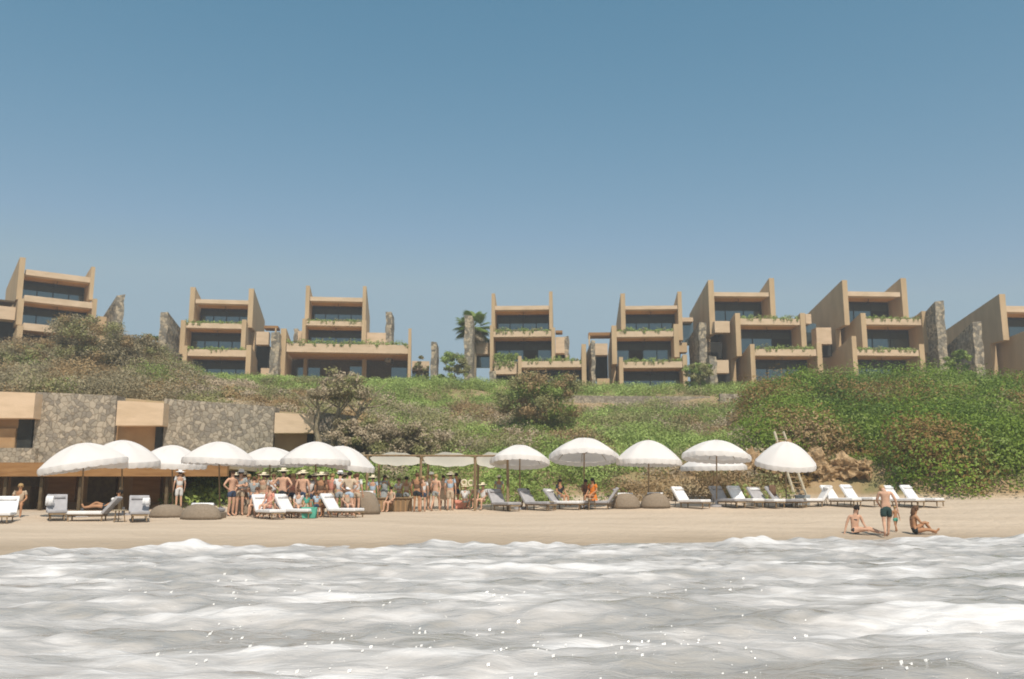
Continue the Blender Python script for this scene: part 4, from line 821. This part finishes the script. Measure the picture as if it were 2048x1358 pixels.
# ---------------------------------------------------------------- people
def skin_mesh(verts, edges, radii, sub=1):
    me = bpy.data.meshes.new('tmp'); me.from_pydata([tuple(v) for v in verts], edges, []); o = bpy.data.objects.new('tmp', me); COL.objects.link(o)
    o.modifiers.new('Skin', 'SKIN'); sv = me.skin_vertices[0].data
    for i, r_ in enumerate(radii): sv[i].radius = r_ if hasattr(r_, '__len__') else (r_, r_)
    sv[0].use_root = True
    sm = o.modifiers.new('sub', 'SUBSURF'); sm.levels = sub; sm.render_levels = sub
    dg = bpy.context.evaluated_depsgraph_get(); res = bpy.data.meshes.new_from_object(o.evaluated_get(dg)); bpy.data.objects.remove(o); bpy.data.meshes.remove(me)
    res.polygons.foreach_set('use_smooth', [True] * len(res.polygons)); return res
V = Vector
def pose(kind):
    """joints in metres for a 1.72 m adult facing -Y, x>0 is the viewer's right"""
    J = dict(pel=V((0, 0, .95)), wai=V((0, 0, 1.08)), che=V((0, 0, 1.28)), nck=V((0, 0, 1.46)), hd=V((0, -.02, 1.60)),
             sl=V((-.18, 0, 1.40)), sr=V((.18, 0, 1.40)), el=V((-.25, .02, 1.12)), er=V((.25, .02, 1.12)), wl=V((-.25, -.06, .88)), wr=V((.25, -.06, .88)),
             hl=V((-.09, 0, .90)), hr=V((.09, 0, .90)), kl=V((-.10, -.02, .49)), kr=V((.10, -.02, .49)), al=V((-.11, .03, .08)), ar=V((.11, .03, .08)), tl=V((-.13, -.13, .03)), tr=V((.13, -.13, .03)))
    def up(**k): J.update({a: V(b_) for a, b_ in k.items()})
    if kind == 'arms_up': up(el=(-.33, -.05, 1.52), wl=(-.22, -.08, 1.76))
    if kind == 'hips': up(el=(-.36, .06, 1.15), wl=(-.17, -.02, .99), er=(.36, .06, 1.15), wr=(.17, -.02, .99))
    if kind == 'fold': up(el=(-.24, -.1, 1.12), wl=(.02, -.24, 1.16), er=(.24, -.1, 1.12), wr=(-.02, -.27, 1.12))
    if kind == 'phone': up(er=(.26, -.12, 1.16), wr=(.10, -.32, 1.34))
    if kind == 'step': up(kl=(-.10, -.18, .50), al=(-.10, -.22, .09), tl=(-.11, -.38, .03), kr=(.10, .06, .48), ar=(.11, .28, .12), tr=(.11, .14, .03), wl=(-.24, .10, .88), wr=(.27, -.16, .9))
    if kind == 'walk_bow':
        up(nck=(0, -.06, 1.44), hd=(.02, -.19, 1.52), che=(0, -.01, 1.27), kl=(-.09, -.10, .50), al=(-.06, -.12, .10), tl=(-.06, -.30, .04), kr=(.11, .05, .49), ar=(.17, .30, .16), tr=(.17, .20, .03), el=(-.30, .05, 1.14), wl=(-.34, .02, .90), er=(.24, -.10, 1.13), wr=(.12, -.26, 1.00))
    if kind == 'sit':   # on a chair, seat at .42
        for k in ('pel', 'wai', 'che', 'nck', 'hd', 'sl', 'sr', 'el', 'er', 'wl', 'wr', 'hl', 'hr'): J[k] = J[k] - V((0, 0, .43))
        up(kl=(-.13, -.44, .50), kr=(.13, -.44, .50), al=(-.14, -.46, .08), ar=(.14, -.46, .08), tl=(-.15, -.62, .03), tr=(.15, -.62, .03), wl=(-.14, -.30, .56), wr=(.14, -.30, .56), el=(-.25, -.04, .72), er=(.25, -.04, .72))
    if kind == 'lounge':  # reclining, torso leaning back, legs forward on a lounger
        up(pel=(0, 0, .50), wai=(0, .10, .60), che=(0, .24, .74), nck=(0, .36, .88), hd=(0, .38, 1.03), sl=(-.18, .32, .84), sr=(.18, .32, .84), el=(-.27, .12, .66), er=(.27, .12, .66), wl=(-.18, -.08, .58), wr=(.18, -.08, .58),
           hl=(-.09, -.02, .50), hr=(.09, -.02, .50), kl=(-.11, -.40, .68), kr=(.11, -.42, .56), al=(-.11, -.72, .48), ar=(.11, -.84, .50), tl=(-.12, -.86, .52), tr=(.12, -.92, .64))
    if kind == 'sit_lean':   # on sand, body seen from front, weight on left arm, legs swept to the right
        up(pel=(0, 0, .13), wai=(.0, .02, .26), che=(.02, .04, .48), nck=(.05, .02, .66), hd=(.08, -.01, .80), sl=(-.14, .05, .60), sr=(.20, .02, .60), el=(-.24, .08, .34), wl=(-.33, .05, .07), er=(.27, -.02, .36), wr=(.30, -.20, .20),
           hl=(-.06, -.04, .13), hr=(.09, -.02, .13), kl=(.32, -.28, .17), kr=(.42, -.10, .20), al=(.66, -.16, .07), ar=(.80, -.06, .07), tl=(.80, -.20, .05), tr=(.95, -.10, .05))
    if kind == 'sit_knee':   # on sand in profile facing +x, knees up
        up(pel=(0, 0, .13), wai=(-.04, 0, .27), che=(-.02, 0, .48), nck=(.05, 0, .66), hd=(.08, 0, .80), sl=(.0, -.17, .60), sr=(.0, .17, .60), el=(.12, -.21, .38), wl=(.30, -.14, .38), er=(.05, .22, .35), wr=(.22, .16, .28),
           hl=(.03, -.09, .12), hr=(.03, .09, .12), kl=(.36, -.12, .16), kr=(.40, .10, .40), al=(.66, -.10, .10), ar=(.62, .10, .08), tl=(.76, -.14, .20), tr=(.78, .10, .05))
    if kind == 'child': pass
    return J
SK = [('pel', (.155, .11)), ('wai', (.135, .10)), ('che', (.165, .115)), ('nck', .052)]
def person(px, Y, rz, label, pz='stand', skin='skin_pale', top=None, bottom=('shorts', 'dark_cloth'), hair='hair_dark', hat=None, s=1.0, zoff=0, female=False, long=False, group=None):
    J = pose(pz); g0 = gp(px, Y) + V((0, 0, zoff)); t = thing('person', label, 'person', g0, R(rz), group); t.scale = (s, s, s)
    vs, es, rs = [], [], []; ix = {}
    def av(n, v, r_, fr_=None): ix[n] = len(vs); vs.append(V(v)); rs.append(r_); (es.append((ix[fr_], ix[n])) if fr_ else None)
    bw = .92 if female else 1.0
    av('pel', J['pel'], (.150, .11)); av('wai', J['wai'], (.125 * bw, .095), 'pel'); av('che', J['che'], (.165 * bw, .115), 'wai'); av('nck', J['nck'], .052, 'che')
    hd = J['hd']; ax = (hd - J['nck']).normalized(); av('jaw', hd - ax * .055 , .066, 'nck'); av('hd', hd + ax * .02, (.083, .092), 'jaw'); av('crn', hd + ax * .085, .066, 'hd')
    for sd_ in 'lr':
        av('s' + sd_, J['s' + sd_], .062, 'che'); av('e' + sd_, J['e' + sd_], .042, 's' + sd_); av('w' + sd_, J['w' + sd_], .028, 'e' + sd_)
        av('h' + sd_, J['h' + sd_], .095, 'pel'); av('k' + sd_, J['k' + sd_], .058, 'h' + sd_); av('c' + sd_, J['k' + sd_].lerp(J['a' + sd_], .35), .055, 'k' + sd_); av('a' + sd_, J['a' + sd_], .038, 'c' + sd_); av('t' + sd_, J['t' + sd_], .035, 'a' + sd_)
        d = (J['w' + sd_] - J['e' + sd_]).normalized(); pm = J['w' + sd_] + d * .06; av('p' + sd_, pm, (.036, .02), 'w' + sd_)
        sx = d.orthogonal().normalized(); sgn = 1 if sd_ == 'l' else -1
        for k in range(4):
            o_ = sx * (.027 - .018 * k); l_ = (.07, .08, .075, .058)[k]; n_ = f'f{sd_}{k}'; av(n_, pm + d * .035 + o_, .0095, 'p' + sd_); av(n_ + 'b', pm + d * (.035 + l_) + o_ * 1.15 + V((0, -.012 * (k % 2), -.006)), .008, n_)
        av('th' + sd_, pm + sx * .045 * 1 + d * .0, .011, 'p' + sd_); av('tb' + sd_, pm + sx * .062 + d * .035, .009, 'th' + sd_)
    me = skin_mesh(vs, es, rs); body = bpy.data.objects.new('body', me); me.materials.append(M[skin]); 
    # face: nose and ears, joined to the same mesh
    bm = bmesh.new(); bm.from_mesh(me); fwd = V((0, -1, 0)) if pz != 'sit_knee' else V((1, 0, 0)); sdv = V((1, 0, 0)) if pz != 'sit_knee' else V((0, 1, 0))
    for (c_, r_) in ((hd + fwd * .10 - ax * .01, .016), (hd + sdv * .088, .02), (hd - sdv * .088, .02)):
        bmesh.ops.create_icosphere(bm, subdivisions=1, radius=r_, matrix=Matrix.Translation(c_))
    bm.to_mesh(me); bm.free(); link(body, t)
    # eyes and mouth
    m = MB(); m.ball(hd + fwd * .088 + sdv * .032 + ax * .02, .011, 6, 4); m.ball(hd + fwd * .088 - sdv * .032 + ax * .02, .011, 6, 4); m.build('eyes', M['hair_dark'], t)
    # hair
    m = MB(); c_ = hd + ax * .045 - fwd * .018; m.ball(c_, (.100, .105, .095), 12, 8)
    if long: m.tube([c_ - fwd * .05, c_ - fwd * .09 - V((0, 0, .16)), c_ - fwd * .08 - V((0, 0, .30))], [.075, .08, .045], 10)
    m.build('hair', M[hair], t, smooth=True)
    def cloth(names, mname, nm, grow, sub=1, extra=None):
        v2 = []; r2 = []; e2 = []; id2 = {}
        for n_ in names:
            src, dst, f_ = n_ if isinstance(n_, tuple) else (n_, n_, 1)
            p_ = vs[ix[src]] if f_ == 1 else vs[ix[src]].lerp(vs[ix[dst]], f_); id2[n_] = len(v2); v2.append(p_); a_ = rs[ix[src]]; b_ = rs[ix[dst]]; a_ = a_ if hasattr(a_, '__len__') else (a_, a_); b_ = b_ if hasattr(b_, '__len__') else (b_, b_)
            f2 = 0 if f_ == 1 else f_; r2.append(tuple(x * (1 - f2) + y * f2 + grow for x, y in zip(a_, b_)))
        for a_, b_ in extra: e2.append((id2[a_], id2[b_]))
        me2 = skin_mesh(v2, e2, r2, sub); me2.materials.append(M[mname]); o_ = bpy.data.objects.new(nm, me2); link(o_, t)
    if bottom:
        kind, mn = bottom; f_ = {'shorts': .55, 'trunks': .75, 'bikini': .12, 'trousers': .97}[kind]
        gr_ = .034 if kind == 'trunks' else .022; kl, kr = ('hl', 'kl', f_), ('hr', 'kr', f_); cloth(['pel', 'hl', 'hr', kl, kr, ('pel', 'wai', .5)], mn, {'bikini': 'swimsuit_bottom', 'trousers': 'trousers'}.get(kind, 'shorts'), gr_, 1, [('pel', 'hl'), ('pel', 'hr'), ('hl', kl), ('hr', kr), ('pel', ('pel', 'wai', .5))])
    if top:
        kind, mn = top
        if kind == 'bra': cloth([('wai', 'che', .75), ('che', 'nck', .15)], mn, 'swimsuit_top', .02, 1, [(('wai', 'che', .75), ('che', 'nck', .15))])
        else:
            q = [('pel', 'wai', .2), 'wai', 'che', ('che', 'nck', .6), 'sl', 'sr', ('sl', 'el', .6), ('sr', 'er', .6)]; e_ = [(q[0], 'wai'), ('wai', 'che'), ('che', q[3]), ('che', 'sl'), ('che', 'sr'), ('sl', q[6]), ('sr', q[7])]
            cloth(q, mn, 'shirt', .020, 1, e_)
        if kind == 'dress':
            c0 = J['wai']; vv, ff = [], []; N = 16
            for j, (zz, rr_) in enumerate(((0, .15), (-.18, .21), (-.42, .25), (-.62, .28))):
                for i in range(N): th = 2 * math.pi * i / N; vv.append((c0.x + rr_ * math.cos(th) * (1 + .05 * math.cos(5 * th)), c0.y + rr_ * .8 * math.sin(th), max(c0.z + zz, .1)))
            for j in range(3):
                for i in range(N): ff.append((j * N + i, j * N + (i + 1) % N, (j + 1) * N + (i + 1) % N, (j + 1) * N + i))
            mesh_obj('skirt', vv, ff, M[mn], t, smooth=True)
    if hat:
        c_ = hd + ax * .075; vv, ff = [], []; N = 20
        for j, (zz, rr_) in enumerate(((-.015, .245), (.012, .17), (.014, .104), (.075, .098), (.105, .07), (.108, 0.0))):
            for i in range(N): th = 2 * math.pi * i / N; vv.append(c_ + V((rr_ * math.cos(th), rr_ * 1.05 * math.sin(th), zz + (.012 * math.cos(2 * th) if j == 0 else 0))))
        for j in range(5):
            for i in range(N): ff.append((j * N + i, j * N + (i + 1) % N, (j + 1) * N + (i + 1) % N, (j + 1) * N + i))
        if hat == 'cap': vv = [V((c_.x + (v_.x - c_.x) * (.62 if j_ < N * 2 else 1.08), c_.y + (v_.y - c_.y) * (.62 if j_ < N * 2 else 1.08) - (.03 if j_ < N * 2 else 0), v_.z)) for j_, v_ in enumerate(vv)]
        ht = mesh_obj('hat', vv, ff, M['straw'] if hat == 'straw' else M['white'], t, smooth=True)
        if hat != 'cap': MB().tube([c_ + V((0, 0, .016)), c_ + V((0, 0, .045))], .106, 16).build('hat_band', M['dark_cloth'], ht)
    return t
# at the water's edge
person(1776, 31.2, 176, 'shirtless man in dark green shorts walking away up the beach', 'walk_bow', 'skin_pale', None, ('trunks', 'teal_dark'), 'hair_fair', s=1.06)
person(1711, 31.8, 0, 'long haired woman in a dark bikini sitting on the sand left of the walking man', 'sit_lean', 'skin_pale', ('bra', 'dark_cloth'), ('bikini', 'dark_cloth'), 'hair_dark', female=True, long=True, s=1.04)
person(1830, 31.8, 0, 'woman sitting on the sand right of the walking man with her knees bent', 'sit_knee', 'skin_tan', ('bra', 'brown_cloth'), ('bikini', 'dark_cloth'), 'hair_brown', female=True, long=True, s=1.04)
person(1793, 32.4, 190, 'small child in green swim shorts beside the walking man', 'step', 'skin_tan', None, ('shorts', 'teal_cloth'), 'hair_fair', s=.52)
# by the pavilion
person(356, 42.6, 215, 'person in a white shirt and pale hat standing by the pavilion and green bank', 'stand', 'skin_pale', ('shirt', 'white_cloth'), ('trousers', 'white_cloth'), hat='white', s=.98, zoff=.15)
person(214, 33.2, -60, 'dark haired person reclining on the low lounger between the umbrellas at left', 'lounge', 'skin_tan', None, ('shorts', 'dark_cloth'), s=.95, zoff=-.05)
person(36, 34.8, 20, 'person in a beige top sitting at the left edge beside the white lounger', 'sit', 'skin_tan', ('shirt', 'beige_cloth'), ('shorts', 'brown_cloth'), 'hair_fair', s=.95)
# the crowd
CR = 'standing crowd under the left umbrellas'
person(461, 35.3, 60, 'shirtless person with navy shorts at the left end of the crowd', 'hips', 'skin_pale', None, ('shorts', 'navy_cloth'), 'hair_brown')
person(478, 35.7, 20, 'person in a white cap and grey top at the left end of the crowd', 'fold', 'skin_pale', ('shirt', 'grey_cloth'), ('shorts', 'beige_cloth'), hat='cap')
person(494, 38.4, 150, 'person in a beige shirt between the white cap and the straw hats', 'stand', 'skin_tan', ('shirt', 'beige_cloth'), ('shorts', 'grey_cloth'), 'hair_fair', s=.93)
person(515, 38.0, -30, 'person in a brown top just left of the straw hatted man', 'phone', 'skin_tan', ('shirt', 'brown_cloth'), ('shorts', 'brown_cloth'), 'hair_brown', s=.96)
person(531, 38.6, 170, 'person in a pale top whose head shows left of the first straw hat', 'stand', 'skin_pale', ('shirt', 'beige_cloth'), ('trousers', 'brown_cloth'), 'hair_dark', s=.94)
person(563, 35.2, 178, 'broad shirtless man in a straw hat and dark shorts seen from behind', 'hips', 'skin_pale', None, ('shorts', 'dark_cloth'), hat='straw', s=1.03)
person(603, 35.3, 186, 'shirtless man in a straw hat and blue shorts under the sixth umbrella', 'stand', 'skin_pale', None, ('shorts', 'navy_cloth'), hat='straw', s=.99)
person(586, 38.4, 0, 'person in a red brown top between the two straw hatted men', 'fold', 'skin_brown', ('shirt', 'red_cloth'), ('shorts', 'brown_cloth'), s=.95)
person(640, 35.4, 175, 'person in a wide pale hat and brown top right of the two shirtless men', 'stand', 'skin_tan', ('shirt', 'brown_cloth'), ('trousers', 'brown_cloth'), hat='straw', s=.95)
person(624, 38.8, 20, 'person in a beige top half hidden behind the wide pale hat', 'phone', 'skin_tan', ('shirt', 'beige_cloth'), ('shorts', 'grey_cloth'), 'hair_brown', s=.95)
person(662, 35.8, 160, 'person with one arm raised near the sixth umbrella', 'arms_up', 'skin_pale', ('shirt', 'pink_cloth'), ('shorts', 'beige_cloth'), 'hair_fair', s=.94)
person(678, 35.5, 190, 'person in a white shirt and white cap near the right end of the crowd', 'fold', 'skin_pale', ('shirt', 'white_cloth'), ('shorts', 'grey_cloth'), hat='cap', s=.97)
person(697, 35.4, 178, 'bare shouldered person in a pale pink top at the right end of the crowd', 'hips', 'skin_pale', ('shirt', 'beige_cloth'), ('shorts', 'lightblue_cloth'), 'hair_dark', s=.97)
person(538, 34.1, -30, 'person in pink sitting on the white lounger at the front of the crowd', 'sit', 'skin_pale', ('shirt', 'pink_cloth'), ('shorts', 'pink_cloth'), 'hair_brown', s=.85, zoff=.06)
person(556, 34.5, 40, 'child in white crouched beside the person in pink', 'sit', 'skin_pale', ('shirt', 'white_cloth'), ('shorts', 'beige_cloth'), 'hair_fair', s=.62)
person(612, 34.6, 10, 'small child standing by the teal bag in front of the crowd', 'stand', 'skin_tan', ('shirt', 'teal_cloth'), ('shorts', 'beige_cloth'), 'hair_fair', s=.52)
person(632, 34.5, 200, 'small child in light blue standing in front of the wide pale hat', 'phone', 'skin_tan', ('shirt', 'lightblue_cloth'), ('shorts', 'navy_cloth'), 'hair_brown', s=.55)
# around the fabric shade
person(768, 42.2, 30, 'dark haired person in a grey blue dress left of the fabric shade posts', 'phone', 'skin_tan', ('dress', 'grey_cloth'), None, female=True, long=True, s=.95)
person(797, 42.8, -20, 'person in a white top behind the brown counter', 'fold', 'skin_pale', ('shirt', 'white_cloth'), ('shorts', 'grey_cloth'), 'hair_brown', s=.86)
person(833, 40.6, 170, 'person in dark clothes standing in front of the fabric shade', 'stand', 'skin_tan', ('shirt', 'brown_cloth'), ('shorts', 'dark_cloth'), 'hair_brown', s=.98)
person(853, 42.6, 150, 'bare armed person in beige behind the person in dark clothes', 'hips', 'skin_pale', ('shirt', 'beige_cloth'), ('shorts', 'grey_cloth'), 'hair_fair', s=.92)
person(871, 41.2, 160, 'woman in a grey sleeveless top and teal grey shorts under the shade', 'step', 'skin_pale', ('bra', 'grey_cloth'), ('shorts', 'grey_cloth'), 'hair_fair', female=True, s=.94)
person(900, 41.6, 175, 'person in a light blue shirt and straw hat under the shade, near the woven rings', 'stand', 'skin_pale', ('shirt', 'lightblue_cloth'), ('trousers', 'beige_cloth'), hat='straw', s=.97)
person(886, 42.8, 10, 'person in a pinkish skirt left of the light blue shirt', 'fold', 'skin_pale', ('dress', 'beige_cloth'), None, female=True, long=True, s=.9)
person(966, 41.6, -25, 'seated person in a white hat left of the small umbrella pole', 'sit', 'skin_pale', ('shirt', 'white_cloth'), ('shorts', 'beige_cloth'), hat='straw', s=.9)
person(998, 44.6, 180, 'person in a pale straw hat standing behind the grey loungers', 'stand', 'skin_tan', ('shirt', 'grey_cloth'), ('shorts', 'brown_cloth'), hat='straw', s=.84)
person(1056, 41.6, -35, 'person with reddish skin sitting on the lounger by the small umbrella pole', 'sit', 'skin_brown', None, ('shorts', 'dark_cloth'), s=.72)
person(1120, 41.5, 40, 'dark haired person sitting hunched on a lounger left of the widest umbrella pole', 'sit', 'skin_tan', ('shirt', 'dark_cloth'), ('shorts', 'grey_cloth'), long=True, s=.92, zoff=.12)
person(1186, 41.4, -40, 'person wrapped in orange sitting at the pole of the widest umbrella', 'sit', 'skin_tan', ('dress', 'orange_cloth'), None, long=True, s=.95, zoff=.1)
person(1172, 41.9, 30, 'brown skinned person sitting just behind the one in orange', 'sit', 'skin_brown', ('shirt', 'brown_cloth'), ('shorts', 'brown_cloth'), s=.9, zoff=.1)

more = [(470, 38.9, 170, 'person in a pale hat and beige top at the back left of the crowd', 'stand', 'skin_pale', 'beige_cloth', 'straw', .95), (505, 35.7, 200, 'person in a grey top with dark hair in the left half of the crowd', 'fold', 'skin_pale', 'grey_cloth', None, .86),
 (544, 35.6, 10, 'woman in a white top peeking left of the broad shirtless man', 'phone', 'skin_pale', 'white_cloth', None, .92), (577, 37.2, 165, 'person in a faded blue top right behind the broad shirtless man', 'stand', 'skin_tan', 'lightblue_cloth', None, .93),
 (596, 39.4, 190, 'person in a white hat at the very back between the two shirtless men', 'stand', 'skin_pale', 'beige_cloth', 'straw', 1.0), (616, 35.7, 30, 'person in a white top between the blue shorts and the wide pale hat', 'hips', 'skin_pale', 'white_cloth', None, .9),
 (650, 39.2, 0, 'person in a beige top and pale hat behind the raised arm', 'stand', 'skin_tan', 'beige_cloth', 'straw', .98), (688, 38.6, 175, 'person in a pink top and pale hat behind the white cap', 'stand', 'skin_pale', 'pink_cloth', 'straw', .95),
 (708, 37.9, 210, 'person in a grey top at the pod on the right end of the crowd', 'fold', 'skin_pale', 'grey_cloth', None, .92), (572, 35.0, 160, 'seated child in a beige top beside the straw hatted man', 'sit', 'skin_pale', 'beige_cloth', None, .72),
 (596, 35.0, 30, 'seated person in white in front of the blue shorts', 'sit', 'skin_pale', 'white_cloth', None, .8), (648, 35.2, -20, 'seated person in brown in front of the wide pale hat', 'sit', 'skin_tan', 'brown_cloth', None, .85),
 (694, 35.4, 30, 'seated person in a pale top at the right end of the crowd lounger', 'sit', 'skin_pale', 'beige_cloth', 'cap', .82), (512, 35.2, -10, 'seated person in grey between the dark pole and the person in pink', 'sit', 'skin_pale', 'grey_cloth', None, .85),
 (812, 42.4, 160, 'person in beige just right of the brown counter', 'stand', 'skin_tan', 'beige_cloth', None, .9), (862, 44.0, 0, 'person in a white cap between the two groups under the shade', 'stand', 'skin_pale', 'white_cloth', 'cap', .96),
 (912, 43.6, 190, 'person in a brown top behind the light blue shirt', 'stand', 'skin_tan', 'brown_cloth', None, .95), (950, 42.8, -30, 'seated person in beige beside the green bag', 'sit', 'skin_pale', 'beige_cloth', None, .85)]
more += [(485, 36.4, 190, 'person in a pale straw hat and white top in the left half of the crowd', 'stand', 'skin_pale', 'white_cloth', 'straw', .95), (524, 36.2, 170, 'person in a straw hat and beige top just left of the broad shirtless man', 'stand', 'skin_pale', 'beige_cloth', 'straw', .93), (583, 36.3, 185, 'person in a pale pink top between the two shirtless men', 'stand', 'skin_pale', 'pink_cloth', None, .93), (628, 36.2, 20, 'person in a pale grey top just left of the wide pale hat', 'phone', 'skin_pale', 'grey_cloth', 'straw', .92), (712, 36.4, 160, 'person in a white top at the very right end of the crowd', 'stand', 'skin_pale', 'white_cloth', None, .94),
 (744, 41.0, 180, 'person in a pale hat and light blue top left of the brown counter', 'stand', 'skin_pale', 'lightblue_cloth', 'straw', .92), (782, 41.0, -30, 'person in beige sitting in front of the brown counter', 'sit', 'skin_pale', 'beige_cloth', None, .85), (845, 40.8, 190, 'person in white right of the person in dark clothes', 'stand', 'skin_pale', 'white_cloth', None, .9), (930, 41.8, 170, 'person in a pale top crouched by the pink bag', 'sit', 'skin_pale', 'white_cloth', 'straw', .85)]
for q in more: person(q[0], q[1], q[2], q[3], q[4], q[5], ('shirt', q[6]), ('shorts', random.choice(['grey_cloth', 'navy_cloth', 'beige_cloth', 'brown_cloth'])), random.choice(['hair_dark', 'hair_brown', 'hair_fair']), hat=q[7], s=q[8])

# haze volume added to soften contrast and lift the blacks
hz = MB().box(-270, 270, -620, 802, -4, 34).build('haze', None); hm = bpy.data.materials.new('haze'); hm.use_nodes = True; ht_ = hm.node_tree
for n_ in list(ht_.nodes):
    if n_.type == 'BSDF_PRINCIPLED': ht_.nodes.remove(n_)
pvv = ht_.nodes.new('ShaderNodeVolumePrincipled'); pvv.inputs['Color'].default_value = (.93, .93, .92, 1); pvv.inputs['Density'].default_value = .0014; pvv.inputs['Anisotropy'].default_value = .2
ht_.links.new(pvv.outputs[0], ht_.nodes['Material Output'].inputs['Volume']); hz.data.materials.clear(); hz.data.materials.append(hm); tag(hz, 'thin haze added over the beach and hillside to soften contrast', kind='stuff')
